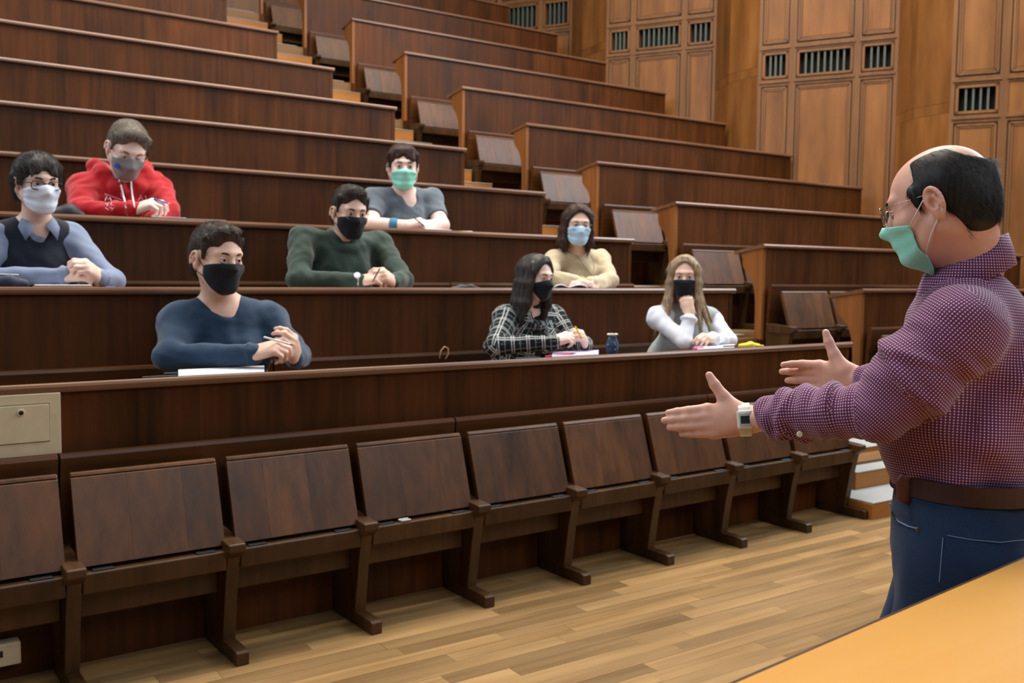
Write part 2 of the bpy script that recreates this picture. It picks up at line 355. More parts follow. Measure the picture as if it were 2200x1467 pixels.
for bi, (A, B, zb0, zb1, ca, cb) in enumerate(BAYS):
    L, T = wall_frame(A, B)
    MB().box(-.02, L+.02, .10, .16, 0, 7.5, T).build('backing', 'wall_frame_wood', WR)
    fr = [0, .255, .72, 1.0] if bi else [0, .30, .70, 1.0]
    if bi == 3: fr = [0, .42, 1.0]
    xs = [q*L for q in fr]
    for q, x in enumerate(xs):
        w = .045
        a, b = max(-.0, x-w), min(L, x+w)
        MB().box(a, b, -.004, .10, 0, 7.5, T).build('stile', 'wall_frame_wood', WR)
    for x0_, x1_ in zip(xs, xs[1:]):
        a = x0_+(.045); b = x1_-(.045)
        for (q0, q1) in ((zb0-.05, zb0+.035), (zb1-.035, zb1+.05)):
            MB().box(a, b, -.001, .10, q0, q1, T).build('rail', 'wall_frame_wood', WR)
        MB().box(a-.02, b+.02, -.018, .0, zb0-.012, zb0+.008, T).build('ledge', 'wall_frame_wood', WR); MB().box(a-.02, b+.02, -.018, .0, zb1-.008, zb1+.012, T).build('ledge', 'wall_frame_wood', WR)
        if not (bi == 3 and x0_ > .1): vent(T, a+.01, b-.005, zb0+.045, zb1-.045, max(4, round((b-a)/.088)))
        else: MB().box(a, b, .01, .05, zb0+.03, zb1-.03, T).build('panel', 'wall_panel_wood', WR)
        MB().box(a, b, .03, .10, 0, zb0-.04, T).build('panel_ground', 'wall_frame_wood', WR); MB().box(a, b, .03, .10, zb1+.04, 7.5, T).build('panel_ground', 'wall_frame_wood', WR)
        panel(T, a+.012, b-.012, zb0-2.6, zb0-.065); panel(T, a+.012, b-.012, zb1+.065, zb1+1.7)
    if bi < 3:                                        # folded pilaster to the next bay
        Bv = Vector((*B, 0)); Nv = Vector((*BAYS[bi+1][0], 0)); L2 = (Nv-Bv).length; mid = (Bv+Nv)/2
        ex = (Nv-Bv)/L2; ey = Vector((-ex.y, ex.x, 0)); ey = -ey if ey.x > 0 else ey
        mid = mid+ey*.10
        for P, Q in ((Bv, mid), (mid, Nv)):
            l3, T3 = wall_frame((P.x, P.y), (Q.x, Q.y))
            zc = zb0-.62
            for (q0, q1) in ((0, zc), (zc+.003, zc+.115), (zc+.118, 7.5)):
                MB().box(0, l3, 0, .04, q0, q1, T3).build('pilaster_board', 'wall_panel_wood', WR)
# back wall far up, mostly hidden
o = MB().box(-3, 10, 15.6, 15.8, 0, 9.5).build('wall_back', 'wall_frame_wood'); tag(o, kind='structure')

# ------------------------------------------------------------------ cream boxes on the front desk
T = frame('L', 1)
def onrow(px, py, k, b=0.0):
    """Where the sight line of a pixel meets the desk front plane of left row k: (along, height)."""
    y = RY(k); c = 1/math.hypot(1, PHI); o = np.array([XE(y), y, 0]); ex = np.array([c, PHI*c, 0]); ey = np.array([-PHI*c, c, 0])
    r = ray(px, py); t = ((o+ey*b-CC)@ey)/(r@ey); p = CC+r*t
    return float((p-o)@ex), float(p[2])
a1, zt = onrow(130, 843, 1, -.03); _, zb = onrow(127, 974, 1, -.03)
root = empty('control_box', T(a1-.15, -.01, zb)); tag(root, 'cream metal control box with a keyhole on the front desk panel', 'box')
MB().box(a1-.40, a1, -.030, -.0, zb, zt, T).build('frame', 'box_paint', root, bevel=.002)
dt, db = zt-.034, zb+.045
MB().box(a1-.372, a1-.036, -.0312, -.029, db, dt, T).build('seam', 'box_seam', root)
MB().box(a1-.370, a1-.038, -.036, -.029, db+.0025, dt-.0025, T).build('door', 'box_paint', root, bevel=.0015)
la, lz = onrow(45, 887, 1, -.036)
ring = MB(); ring.tube([T(la, -.036, lz), T(la, -.040, lz)], .013, 16); ring.build('lock_ring', 'box_paint', root, bevel=.001, seg=1)
MB().tube([T(la, -.039, lz), T(la, -.042, lz)], .0075, 14).build('keyhole', 'black_plastic', root)
a2, z2 = onrow(45, 1378, 1, -.06); _, z3 = onrow(45, 1425, 1, -.06)
root = empty('socket_box', T(a2-.07, -.03, z3)); tag(root, 'small cream socket box low behind the leftmost folded seat', 'box')
MB().box(a2-.2, a2, -.06, 0, z3, z2, T).build('case', 'box_paint', root, bevel=.004)
MB().box(a2-.15, a2-.055, -.062, -.058, (z2+z3)/2-.004, (z2+z3)/2+.018, T).build('socket', 'black_plastic', root)

# lecturer's bench in the foreground
TZ = .92
tb = empty('lecture_table', (1.6, .45, 0)); tag(tb, 'honey-coloured wooden table in the bottom right corner before the lecturer', 'table')
e0, e1 = Vector((.45, .7300, 0)), Vector((2.60, .9501, 0)); ex = (e1-e0).normalized(); ey = Vector((ex.y, -ex.x, 0)); Lt = (e1-e0).length
TT = lambda a, b, z: tuple(e0+ex*a+ey*b+Vector((0, 0, z)))
MB().box(0, Lt, 0.004, .75, TZ-.034, TZ, TT).build('table_top', 'table_wood', tb, bevel=.002)
MB().box(-.002, Lt+.002, -.002, .005, TZ-.034, TZ-.001, TT).build('edge_band', 'support_wood', tb, bevel=.001, seg=1)
MB().box(.12, Lt-.12, .10, .125, .08, TZ-.034, TT).build('front_board', 'table_wood', tb, bevel=.002)
for a in (.12, Lt-.16):
    MB().box(a, a+.035, .10, .70, 0, TZ-.034, TT).build('side_board', 'table_wood', tb, bevel=.002)
# ------------------------------------------------------------------ organic shapes: blended distance fields turned into one skin
def nrm(v):
    v = np.asarray(v, float); return v/(np.linalg.norm(v)+1e-12)
class Field:
    """Solid built from rounded pieces that melt into each other; mesh() returns its continuous surface."""
    def __init__(s): s.p = []
    def cone(s, a, b, ra, rb=None, k=.02, side=None, su=1.0, sv=1.0, tag=0, sub=False):
        rb = ra if rb is None else rb
        s.p.append(('c', np.asarray(a, float), np.asarray(b, float), ra, rb, k, side, su, sv, tag, sub)); return s
    def ell(s, c, r, M=None, k=.02, tag=0, sub=False):
        s.p.append(('e', np.asarray(c, float), np.asarray(r, float), M, 0, k, None, 1, 1, tag, sub)); return s
    def chain(s, pts, rs, **kw):
        for i in range(len(pts)-1): s.cone(pts[i], pts[i+1], rs[i], rs[i+1], **kw)
        return s
    @staticmethod
    def dist(q, X, Y, Z):
        if q[0] == 'c':
            _, a, b, ra, rb, k, side, su, sv, tag, sub = q
            ab = b-a; L2 = max(ab@ab, 1e-12)
            px, py, pz = X-a[0], Y-a[1], Z-a[2]
            t = np.clip((px*ab[0]+py*ab[1]+pz*ab[2])/L2, 0, 1)
            qx, qy, qz = px-t*ab[0], py-t*ab[1], pz-t*ab[2]
            r = ra+(rb-ra)*t
            if side is None: return np.sqrt(qx*qx+qy*qy+qz*qz)-r
            ax = nrm(ab); sd = nrm(side-ax*(side@ax)); up = np.cross(ax, sd)
            cs = qx*sd[0]+qy*sd[1]+qz*sd[2]; cu = qx*up[0]+qy*up[1]+qz*up[2]; ca = qx*ax[0]+qy*ax[1]+qz*ax[2]
            return (np.sqrt((cs/su)**2+(cu/sv)**2+ca*ca)-r)*min(su, sv, 1)
        _, c, r, M, _, k, *_ = q
        px, py, pz = X-c[0], Y-c[1], Z-c[2]
        if M is not None: px, py, pz = (px*M[0][0]+py*M[0][1]+pz*M[0][2], px*M[1][0]+py*M[1][1]+pz*M[1][2], px*M[2][0]+py*M[2][1]+pz*M[2][2])
        k0 = np.sqrt((px/r[0])**2+(py/r[1])**2+(pz/r[2])**2)+1e-9
        k1 = np.sqrt((px/r[0]**2)**2+(py/r[1]**2)**2+(pz/r[2]**2)**2)+1e-9
        return k0*(k0-1)/k1
    def box(s, q):
        if q[0] == 'c':
            m = max(q[3]*max(q[7], q[8], 1), q[4]*max(q[7], q[8], 1)); return np.minimum(q[1], q[2])-m, np.maximum(q[1], q[2])+m
        m = q[2].max(); return q[1]-m, q[1]+m
    def value(s, P):
        P = np.asarray(P, float); D = np.full(len(P), 9.0)
        for q in s.p:
            d = s.dist(q, P[:, 0], P[:, 1], P[:, 2]); k = q[5]
            if q[10]:
                h = np.clip(.5-.5*(D+d)/k, 0, 1); D = D+(-d-D)*h+k*h*(1-h)
            else:
                h = np.clip(.5+.5*(D-d)/k, 0, 1); D = D+(d-D)*h-k*h*(1-h)
        return D
    def mesh(s, h, clip=None):
        lo = np.min([s.box(q)[0] for q in s.p if not q[10]], 0)-3*h; hi = np.max([s.box(q)[1] for q in s.p if not q[10]], 0)+3*h
        if clip is not None: lo = np.maximum(lo, clip[0]); hi = np.minimum(hi, clip[1])
        n = np.maximum(4, np.ceil((hi-lo)/h).astype(int)+1)
        ax = [lo[i]+h*np.arange(n[i]) for i in range(3)]
        D = np.full(n, 9.0, np.float32); Lb = np.zeros(n, np.int16)
        for q in s.p:
            b0, b1 = s.box(q); pad = q[5]+3*h
            i0 = np.clip(np.floor((b0-pad-lo)/h).astype(int), 0, n-1); i1 = np.clip(np.ceil((b1+pad-lo)/h).astype(int)+1, 0, n)
            if np.any(i1 <= i0): continue
            sl = tuple(slice(i0[i], i1[i]) for i in range(3))
            X = ax[0][sl[0]][:, None, None]; Y = ax[1][sl[1]][None, :, None]; Z = ax[2][sl[2]][None, None, :]
            d = s.dist(q, X, Y, Z); k = q[5]; Dv = D[sl]
            if q[10]:
                hh = np.clip(.5-.5*(Dv+d)/k, 0, 1); Lb[sl] = np.where(-d > Dv, q[9], Lb[sl]) if q[9] else Lb[sl]
                D[sl] = Dv+(-d-Dv)*hh+k*hh*(1-hh)
            else:
                Lb[sl] = np.where(d < Dv, q[9], Lb[sl]); hh = np.clip(.5+.5*(Dv-d)/k, 0, 1)
                D[sl] = Dv+(d-Dv)*hh-k*hh*(1-hh)
        # surface nets
        I = D < 0; n0, n1, n2 = n
        C = np.zeros((n0-1, n1-1, n2-1), np.int8)
        for a in (0, 1):
            for b in (0, 1):
                for c in (0, 1): C += I[a:n0-1+a, b:n1-1+b, c:n2-1+c]
        act = (C > 0) & (C < 8); idx = np.argwhere(act); vid = np.full(act.shape, -1, np.int64); vid[act] = np.arange(len(idx))
        acc = np.zeros((len(idx), 3)); cnt = np.zeros(len(idx))
        cor = [(a, b, c) for a in (0, 1) for b in (0, 1) for c in (0, 1)]
        dv = {c: D[idx[:, 0]+c[0], idx[:, 1]+c[1], idx[:, 2]+c[2]] for c in cor}
        for c in cor:
            for axi in range(3):
                if c[axi]: continue
                e = list(c); e[axi] = 1; e = tuple(e); d0, d1 = dv[c], dv[e]; m = (d0 < 0) != (d1 < 0)
                t = np.where(m, d0/np.where(m, d0-d1, 1), 0); p = np.tile(np.array(c, float), (len(idx), 1)); p[:, axi] = t
                acc[m] += p[m]; cnt[m] += 1
        V = lo+h*(idx+acc/cnt[:, None])
        lab = Lb[idx[:, 0], idx[:, 1], idx[:, 2]]
        F = []
        for axi in range(3):
            sl0 = [slice(0, n[i]-1) if i == axi else slice(1, n[i]-1) for i in range(3)]; sl1 = list(sl0); sl1[axi] = slice(1, n[axi])
            A = I[tuple(sl0)]; B = I[tuple(sl1)]; e = np.argwhere(A != B); 
            if not len(e): continue
            sgn = A[tuple(e.T)]; e = e+np.array([0 if i == axi else 1 for i in range(3)])
            u, w = (axi+1) % 3, (axi+2) % 3
            def g(du, dw):
                q = e.copy(); q[:, u] -= du; q[:, w] -= dw; return vid[q[:, 0], q[:, 1], q[:, 2]]
            Q = np.stack([g(1, 1), g(0, 1), g(0, 0), g(1, 0)], 1); Q[~sgn] = Q[~sgn][:, ::-1]; F.append(Q)
        F = np.concatenate(F); return V, F[(F >= 0).all(1)], lab
def relax(V, F, it=1, w=.5):
    e = np.concatenate([F[:, [0, 1]], F[:, [1, 2]], F[:, [2, 3]], F[:, [3, 0]]])
    for _ in range(it):
        A = np.zeros_like(V); c = np.zeros(len(V))
        for a, b in ((0, 1), (1, 0)):
            for i in range(3): A[:, i] += np.bincount(e[:, a], V[e[:, b], i], len(V))
            c += np.bincount(e[:, a], minlength=len(V))
        V = V*(1-w)+w*A/np.maximum(c, 1)[:, None]
    return V
def vnormals(V, F):
    n = np.cross(V[F[:, 2]]-V[F[:, 0]], V[F[:, 3]]-V[F[:, 1]]); N = np.zeros_like(V)
    for j in range(4):
        for i in range(3): N[:, i] += np.bincount(F[:, j], n[:, i], len(V))
    return N/(np.linalg.norm(N, axis=1)[:, None]+1e-12)
def wob(P, f, seed=0):
    """Soft pseudo noise, about -1..1."""
    r = np.random.RandomState(seed); o = np.zeros(len(P))
    for i in range(6):
        d = nrm(r.normal(size=3))*f*(0.7+.8*r.rand()); o += np.sin(P@d+r.rand()*6.28+1.3*np.sin(P@nrm(r.normal(size=3))*f*.6))
    return o/3.2
def to_object(name, V, F, mats, parent=None, fmat=None, uv=None, smooth=True):
    me = bpy.data.meshes.new(name); V = np.asarray(V, np.float32); F = np.asarray(F, np.int32); k = F.shape[1]
    me.vertices.add(len(V)); me.vertices.foreach_set('co', V.ravel()); me.loops.add(F.size); me.loops.foreach_set('vertex_index', F.ravel())
    me.polygons.add(len(F)); me.polygons.foreach_set('loop_start', np.arange(0, F.size, k, dtype=np.int32)); me.polygons.foreach_set('loop_total', np.full(len(F), k, np.int32))
    me.polygons.foreach_set('use_smooth', np.full(len(F), smooth))
    for m in ([mats] if isinstance(mats, str) else mats): me.materials.append(MATS[m])
    if fmat is not None: me.polygons.foreach_set('material_index', np.asarray(fmat, np.int32))
    if uv is not None:
        l = me.uv_layers.new(name='UVMap'); l.data.foreach_set('uv', np.asarray(uv, np.float32).ravel())
    me.update(calc_edges=True); me.validate()
    o = bpy.data.objects.new(name, me); COL.objects.link(o)
    if parent: put(o, parent)
    return o
def basis(f, u):
    f = nrm(f); u = np.asarray(u, float); u = nrm(u-f*(u@f)); return np.cross(f, u), f, u      # x = subject's right, y = face, z = up

class Head:
    """Frame of a head: o is its centre at eye level depth, S its scale."""
    def __init__(s, o, f, u, S): s.o = np.asarray(o, float); s.x, s.f, s.u = basis(f, u); s.S = S; s.M = np.stack([s.x, s.f, s.u])
    def __call__(s, x, y, z): return s.o+s.S*(s.x*x+s.f*y+s.u*z)
    def many(s, P): return s.o+s.S*(np.asarray(P)@s.M)
    def loc(s, P): return ((np.asarray(P)-s.o)@s.M.T)/s.S
def head_field(F, H, tag=1, wide=1.0, chin=1.0, ears=True):
    S = H.S; E = lambda c, r, k=.02, t=tag, sub=False: F.ell(H(*c), np.array(r)*S, H.M, k=k*S, tag=t, sub=sub)
    w = wide
    E((0, -.018, .036), (.076*w, .098, .086), .02)
    E((0, .022, .018), (.069*w, .070, .078), .03)
    E((0, .030, -.040), (.058*w, .060, .080*chin), .03)
    E((0, .048, -.088*chin), (.032*w, .036, .028), .035)
    for q in (-1, 1):
        F.cone(H(q*.056*w, .0, -.050), H(q*.022*w, .062, -.098*chin), .017*S, .016*S, k=.03*S, tag=tag)      # jaw
        E((q*.040*w, .062, -.028), (.024, .024, .022), .025)                                          # cheek
        F.cone(H(q*.010, .092, .026), H(q*.046*w, .078, .026), .010*S, .008*S, k=.016*S, tag=tag)          # brow
        E((q*.031*w, .100, .002), (.019, .016, .013), .012, sub=True)                                  # eye socket
        E((q*.031*w, .0745, .002), (.0165, .0165, .0155), .004)                                       # lids
    F.cone(H(0, .090, .010), H(0, .112, -.032), .009*S, .0125*S, k=.012*S, tag=tag)                      # nose
    for q in (-1, 1): E((q*.011, .098, -.037), (.009, .012, .008), .008)
    F.cone(H(-.018, .088, -.066), H(.018, .088, -.066), .008*S, k=.01*S, tag=tag)                       # lips
    if ears:
        for q in (-1, 1):
            af, au, ao = nrm(H.f*.96-H.u*.22), nrm(H.u*.97+H.f*.22), H.x*q
            M = np.stack(basis(nrm(af-ao*.30*-1), au)); c = H(q*.080*w, -.012, -.004)
            Q = lambda o_, f_, u_: c+S*(ao*o_+(af-ao*.30)*f_+au*u_)
            F.ell(c, np.array([.0085, .0185, .031])*S, M, k=.008*S, tag=tag)
            F.ell(Q(.000, .007, -.027), np.array([.0065, .010, .012])*S, M, k=.007*S, tag=tag)
            F.ell(Q(.0095, .003, -.003), np.array([.0085, .0095, .0125])*S, M, k=.003*S, tag=tag, sub=True)
            F.ell(Q(.0085, -.002, .015), np.array([.0045, .0085, .011])*S, M, k=.003*S, tag=tag, sub=True)
            F.chain([Q(.0065, .0165*math.cos(a), .001+.0285*math.sin(a)) for a in np.linspace(-.1, 3.9, 13)], [.0042*S]*13, k=.003*S, tag=tag)
            F.cone(Q(.006, -.008, -.010), Q(.006, -.005, .010), .0036*S, .003*S, k=.004*S, tag=tag)
            F.ell(Q(.004, .0135, -.006), np.array([.005, .005, .007])*S, M, k=.004*S, tag=tag)
    return F
def ears_mask_points(H, w=1.0): return [H(q*.076*w, -.010, -.008) for q in (-1, 1)]

def hand(F, wrist, d, n, left, S, curl=(.5, .5, .5, .5), spread=.0, thumb=(.5, .3, .3), tag=1, flat=1.0, k=.006, wr=.026, fat=1.0):
    """Palm, four unequal fingers with two bends and a thumb leaving the palm's side."""
    d = nrm(d); n = nrm(np.asarray(n, float)-d*(np.asarray(n, float)@d)); t = np.cross(d, n)*(1 if left else -1)
    w = np.asarray(wrist, float)
    kn = []; L = [(.044, .026, .021), (.048, .030, .022), (.044, .028, .021), (.034, .021, .019)]; off = (.030, .0105, -.0095, -.028); ln = (.088, .090, .085, .078)
    tips = []
    for i in range(4):
        b = w+S*(t*off[i]*.62+d*.012); kp = w+S*(t*off[i]+d*ln[i]+n*(.004 if i in (1, 2) else 0))
        F.cone(b, kp, .0140*S, .0118*S, k=.014*S, tag=tag)
        sp = (1.5-i)*spread; dd = nrm(d*math.cos(sp)+t*math.sin(sp)); p = kp; a = 0.0
        c = curl[i] if not isinstance(curl[i], (tuple, list)) else curl[i]
        cs = (c*.9, c*1.15, c*.75) if not isinstance(c, (tuple, list)) else c
        r = [x_*fat for x_ in ([.0102, .0092, .0083, .0068] if i < 3 else [.0090, .0080, .0072, .0060])]
        for j in range(3):
            a += cs[j]; v = dd*math.cos(a)-n*math.sin(a); q = p+S*v*L[i][j]
            F.cone(p, q, r[j]*S, r[j+1]*S, k=k*S*(.7 if j else 1.6), tag=tag); p = q
        tips.append(p)
    F.cone(w-d*.01*S, w+d*.05*S, wr*S*.86, .024*S, k=.02*S, side=t, su=1.15, sv=.72, tag=tag)
    out, up, bend = thumb       # how far the thumb stands off the side, above the palm, and bends in
    tb = w+S*(t*.022+d*.022-n*.006); v = nrm(d*math.cos(out)+t*math.sin(out)-n*up)
    p1 = tb+v*.044*S; F.cone(tb, p1, .0160*S*fat, .0125*S*fat, k=.016*S, tag=tag)
    v2 = nrm(v*math.cos(bend)+(d*.8-t*.6)*math.sin(bend)); p2 = p1+v2*.034*S; F.cone(p1, p2, .0118*S*fat, .0105*S*fat, k=.006*S, tag=tag)
    v3 = nrm(v2*math.cos(bend*.8)+(d*.8-t*.6)*math.sin(bend*.8)); p3 = p2+v3*.025*S; F.cone(p2, p3, .0104*S*fat, .0075*S*fat, k=.004*S, tag=tag)
    return tips, p3

def sheet(name, G, mat, parent, thick=.0015, H=None, smooth=True):
    """A grid of points [rows][cols] given thickness."""
    G = np.asarray(G, float); a, b, _ = G.shape
    du = np.gradient(G, axis=1); dv = np.gradient(G, axis=0); N = np.cross(du, dv); N /= np.linalg.norm(N, axis=2)[:, :, None]+1e-12
    V = np.concatenate([G.reshape(-1, 3), (G+N*thick).reshape(-1, 3)]); m = a*b; F = []
    for i in range(a-1):
        for j in range(b-1):
            q = (i*b+j, i*b+j+1, (i+1)*b+j+1, (i+1)*b+j); F.append(q[::-1]); F.append(tuple(x+m for x in q))
    rim = [(i*b, (i+1)*b) for i in range(a-1)]+[((a-1)*b+j, (a-1)*b+j+1) for j in range(b-1)]+[((i+1)*b+b-1, i*b+b-1) for i in range(a-1)][::-1]+[(j+1, j) for j in range(b-1)][::-1]
    for p, q in rim: F.append((p, q, q+m, p+m))
    o = to_object(name, V, F, mat, parent, smooth=smooth); 
    bm = bmesh.new(); bm.from_mesh(o.data); bmesh.ops.recalc_face_normals(bm, faces=bm.faces); bm.to_mesh(o.data); bm.free(); return o
def head_surface(H, Fh, dirs, c, r0=.2):
    """First surface met coming in along each direction towards the point c (head coordinates)."""
    dirs = np.asarray(dirs); dirs = dirs/np.linalg.norm(dirs, axis=1)[:, None]; t = np.full(len(dirs), r0)
    for _ in range(40):
        P = H.many(np.asarray(c)+dirs*t[:, None]); d = Fh.value(P)/H.S; t = t-np.clip(d*.7, -.02, .02)
    return t
def face_mask(H, Fh, parent, mat, kind='surgical', top=.0, low=.0, wide=.062, loop_mat='loop_white', slack=0.0, drop=0.0, span=1.0, pleat=.0022):
    """Mask lying over nose and chin with its two ear loops."""
    nu, nv = 29, 25; c = np.array([0, .0, -.052]); rows = []
    az = np.linspace(-1, 1, nu)
    for j in range(nv):
        v = j/(nv-1)                      # 0 top .. 1 bottom
        row = []
        for i, a in enumerate(az):
            A = abs(a)
            if kind == 'cloth':
                zt = .004*(1-A*A*1.0)-.012*A*A+.012*max(0, 1-abs(a)/.28)*0+top; zb = -.128+.066*A**2.2+low; th = a*1.22
            elif kind == 'ffp':
                zt = .010*(1-A)**1.5-.020*A**1.3+top; zb = -.132+.075*A**1.6+low; th = a*1.05
            else:
                zt = .006*(1-A)-.016*A+top; zb = -.124+.040*A**2+low; th = a*1.10
            z = zt+(zb-zt)*v-drop; th *= span
            row.append((math.sin(th), math.cos(th), (z-c[2])))
        rows.append(row)
    R = np.array(rows)                    # direction: horizontal unit + wanted height
    P = np.zeros((nv, nu, 3))
    t = np.full((nv, nu), .17)
    hd = R[:, :, :2].reshape(-1, 2); zz = R[:, :, 2].reshape(-1)+c[2]; tt = t.reshape(-1).copy()
    for _ in range(46):                   # march in horizontally at each height
        Q = np.stack([hd[:, 0]*tt, hd[:, 1]*tt, zz], 1); d = Fh.value(H.many(Q))/H.S; tt = tt-np.clip(d*.7, -.015, .015); tt = np.maximum(tt, .03)
    t = tt.reshape(nv, nu)
    m = t.copy()                          # taut cloth bridges the hollows
    for _ in range(26 if kind != 'surgical' else 18):
        s = m.copy(); s[1:-1] = (m[:-2]+m[2:])/2; s2 = m.copy(); s2[:, 1:-1] = (m[:, :-2]+m[:, 2:])/2; m = np.maximum(t, (s+s2)/2)
    m = m+.0045+slack
    V = np.linspace(0, 1, nv)[:, None]; A = np.abs(az)[None, :]
    if kind == 'surgical': m = m+pleat*np.sin(V*math.pi*2*3.2)*np.clip(1-A*.4, 0, 1)*(V > .08)*(V < .92)+.004*np.clip(1-A*2.2, 0, 1)*np.clip(V*3, 0, 1)
    if kind == 'ffp': m = m+.012*np.clip(1-A*1.3, 0, 1)*np.sin(np.clip(V*1.15, 0, 1)*math.pi)
    G = H.many(np.stack([R[:, :, 0]*m, R[:, :, 1]*m, R[:, :, 2]+c[2]], 2).reshape(-1, 3)).reshape(nv, nu, 3)
    o = sheet('face_mask', G[::-1], mat, parent, .0016*H.S)
    for q, e in ((-1, 0), (1, -1)):
        ear = H(q*.086, -.024, .012); low_e = H(q*.084, -.022, -.026); a, b = G[1, e], G[-2, e]
        f = H.x*q*.006*H.S
        MB().tube([a, (a*.5+H(q*.080, -.004, .020)*.5)+f, H(q*.085, -.010, .026), ear, low_e, (b*.5+H(q*.082, -.010, -.034)*.5)+f, b], .0014*H.S, 6).build('ear_loop', loop_mat, parent, smooth=True)
    return o, G
def glasses(H, parent, mat, w=.026, h=.019, y=.102, r=.0014, round_=2.0, z=.0, lens=True, half=False):
    fr = MB(); pts_all = []
    for q in (-1, 1):
        pts = []
        for i in range(29):
            a = 2*math.pi*i/28; ca, sa = math.cos(a), math.sin(a); e = 2/round_
            x = q*.033+w*math.copysign(abs(ca)**e, ca); zz = z+h*math.copysign(abs(sa)**e, sa)
            pts.append(H(x, y-.22*max(0, abs(x)-.03)-.004*(x*30)**2*0, zz-.002))
        fr.tube(pts, r*H.S, 6, cap=False); pts_all.append(pts)
        fr.tube([H(q*(.033+w), y-.006, z+h*.45), H(q*.073, y-.020, z+h*.5), H(q*.084, -.010, .014), H(q*.082, -.032, -.004)], r*.9*H.S, 6)
    fr.tube([H(-.008, y-.001, z+h*.25), H(0, y+.004, z+h*.38), H(.008, y-.001, z+h*.25)], r*H.S, 6)
    g = fr.build('glasses', mat, parent, smooth=True)
    if lens:
        for pts in pts_all:
            m = MB(); n = len(pts)-1; c = sum((Vector(p) for p in pts[:-1]), Vector())/n
            m.add([tuple(c)]+[tuple(p) for p in pts[:-1]], [(0, 1+i, 1+(i+1) % n) for i in range(n)]); m.build('lens', 'lens_glass', g)
    return g
def eyes(H, parent, iris='eye_brown', wide=1.0, look=(0, 0), closed=0.35):
    S = H.S
    for q in (-1, 1):
        u = np.linspace(0, math.pi, 15); a = np.linspace(0, 2*math.pi, 25)[:-1]
        f = nrm(H.f+H.x*look[0]+H.u*look[1]); x_, f_, u_ = basis(f, H.u)
        c = H(q*.031*wide, .0775, .002); r = .0150*S
        V = []; F = []; fm = []
        for i, t in enumerate(u):
            for b in a: V.append(c+r*(f_*math.cos(t)+(x_*math.cos(b)+u_*math.sin(b))*math.sin(t))+(f_*.0008*S if t < .35 else 0))
        nb = len(a)
        for i in range(len(u)-1):
            for j in range(nb): F.append((i*nb+j, i*nb+(j+1) % nb, (i+1)*nb+(j+1) % nb, (i+1)*nb+j)); fm.append(2 if i < 1 else (1 if i < 2 else 0))
        to_object('eye', V, F, ['eye_white', iris, 'pupil'], parent, fm)
        # upper and lower lid
        for sg, z0, cl in ((1, .0085-closed*.006, .0022), (-1, -.0088, .0016)):
            pts = [H(q*.031*wide+dx, .0775+math.sqrt(max(0, .0160**2-dx*dx-(z0*(1-(dx/.02)**2))**2)), .002+z0*(1-(dx/.0185)**2)) for dx in np.linspace(-.0165, .0165, 9)]
            MB().tube(pts, [cl*S*k_ for k_ in (.4, .8, 1, 1, 1, 1, 1, .8, .4)], 6).build('eyelid', 'skin_lid', parent, smooth=True)
def brows(H, parent, mat, wide=1.0, th=.0042, up=.0):
    for q in (-1, 1):
        pts = [H(q*x*wide, y, z+up) for x, y, z in ((.012, .0985, .0215), (.024, .0975, .0250), (.036, .092, .0265), (.049, .080, .0215))]
        MB().tube(pts, [th*.8*H.S, th*H.S, th*.85*H.S, th*.4*H.S], 7).build('eyebrow', mat, parent, smooth=True)
def strands(V, N, dirf, n, L, r, seed, lift=.3, seg=3, curl=.0):
    """Locks of hair: thin tapering three-sided blades that follow the hair surface."""
    rng = np.random.RandomState(seed); idx = rng.choice(len(V), n); P = V[idx].copy(); Nn = N[idx]
    ln = L*(.6+.8*rng.rand(n))/seg; rings = []
    D = dirf(P); D = D-(D*Nn).sum(1)[:, None]*Nn; D /= np.linalg.norm(D, axis=1)[:, None]+1e-9; D = D+rng.normal(size=D.shape)*.08
    P = P-Nn*.002
    for j in range(seg+1):
        s = np.cross(D, Nn); s /= np.linalg.norm(s, axis=1)[:, None]+1e-9
        w = r*(1-.85*j/seg)
        rings.append(np.stack([P+s*w, P+Nn*w*.8, P-s*w], 1))
        P = P+D*ln[:, None]+Nn*(lift*ln*(1 if j == 0 else -.35))[:, None]
        D = D+rng.normal(size=D.shape)*.05+dirf(P)*.25; D /= np.linalg.norm(D, axis=1)[:, None]+1e-9
    A = np.stack(rings, 1).reshape(-1, 3); F = []
    base = np.arange(n)*(seg+1)*3
    for j in range(seg):
        for a, b in ((0, 1), (1, 2)):
            F.append(np.stack([base+j*3+a, base+j*3+b, base+(j+1)*3+b, base+(j+1)*3+a], 1))
    return A, np.concatenate(F)
def hair_object(parent, Fh, res, mat, H, dirf, n=4200, L=.05, r=.0008, seed=1, lift=.05, amp=.0022, freq=110, name='hair', part=False):
    V, F, _ = Fh.mesh(res); V = relax(V, F, 1); N = vnormals(V, F)
    V = V+N*(wob(V@np.diag([1, 1, .35]), freq, seed)*amp*H.S)[:, None]
    q = H.loc(V); nl = N@H.M.T; keep = ~((q[:, 1] > .045) & (q[:, 2] < .085) & (np.abs(q[:, 0]) < .078) & (nl[:, 2] < .35)) & ~((nl[:, 2] < -.5))
    if part: keep &= ~((q[:, 1] > .02) & (np.abs(q[:, 0]) < .066)) & (q[:, 2] < .115)
    A, G = strands(V[keep], N[keep], dirf, n, L*H.S, r*H.S, seed, lift)
    return to_object(name, np.concatenate([V, A]), np.concatenate([F, G+len(V)]), mat, parent)

def hit(F, px, py, d0, d1, off=.002):
    """Where a sight line first meets a solid."""
    t = np.linspace(d0, d1, 500); r = ray(px, py); P = CC+r*t[:, None]; v = F.value(P); i = int(np.argmax(v < 0)) if (v < 0).any() else int(np.argmin(v)); return P[i]-r*off
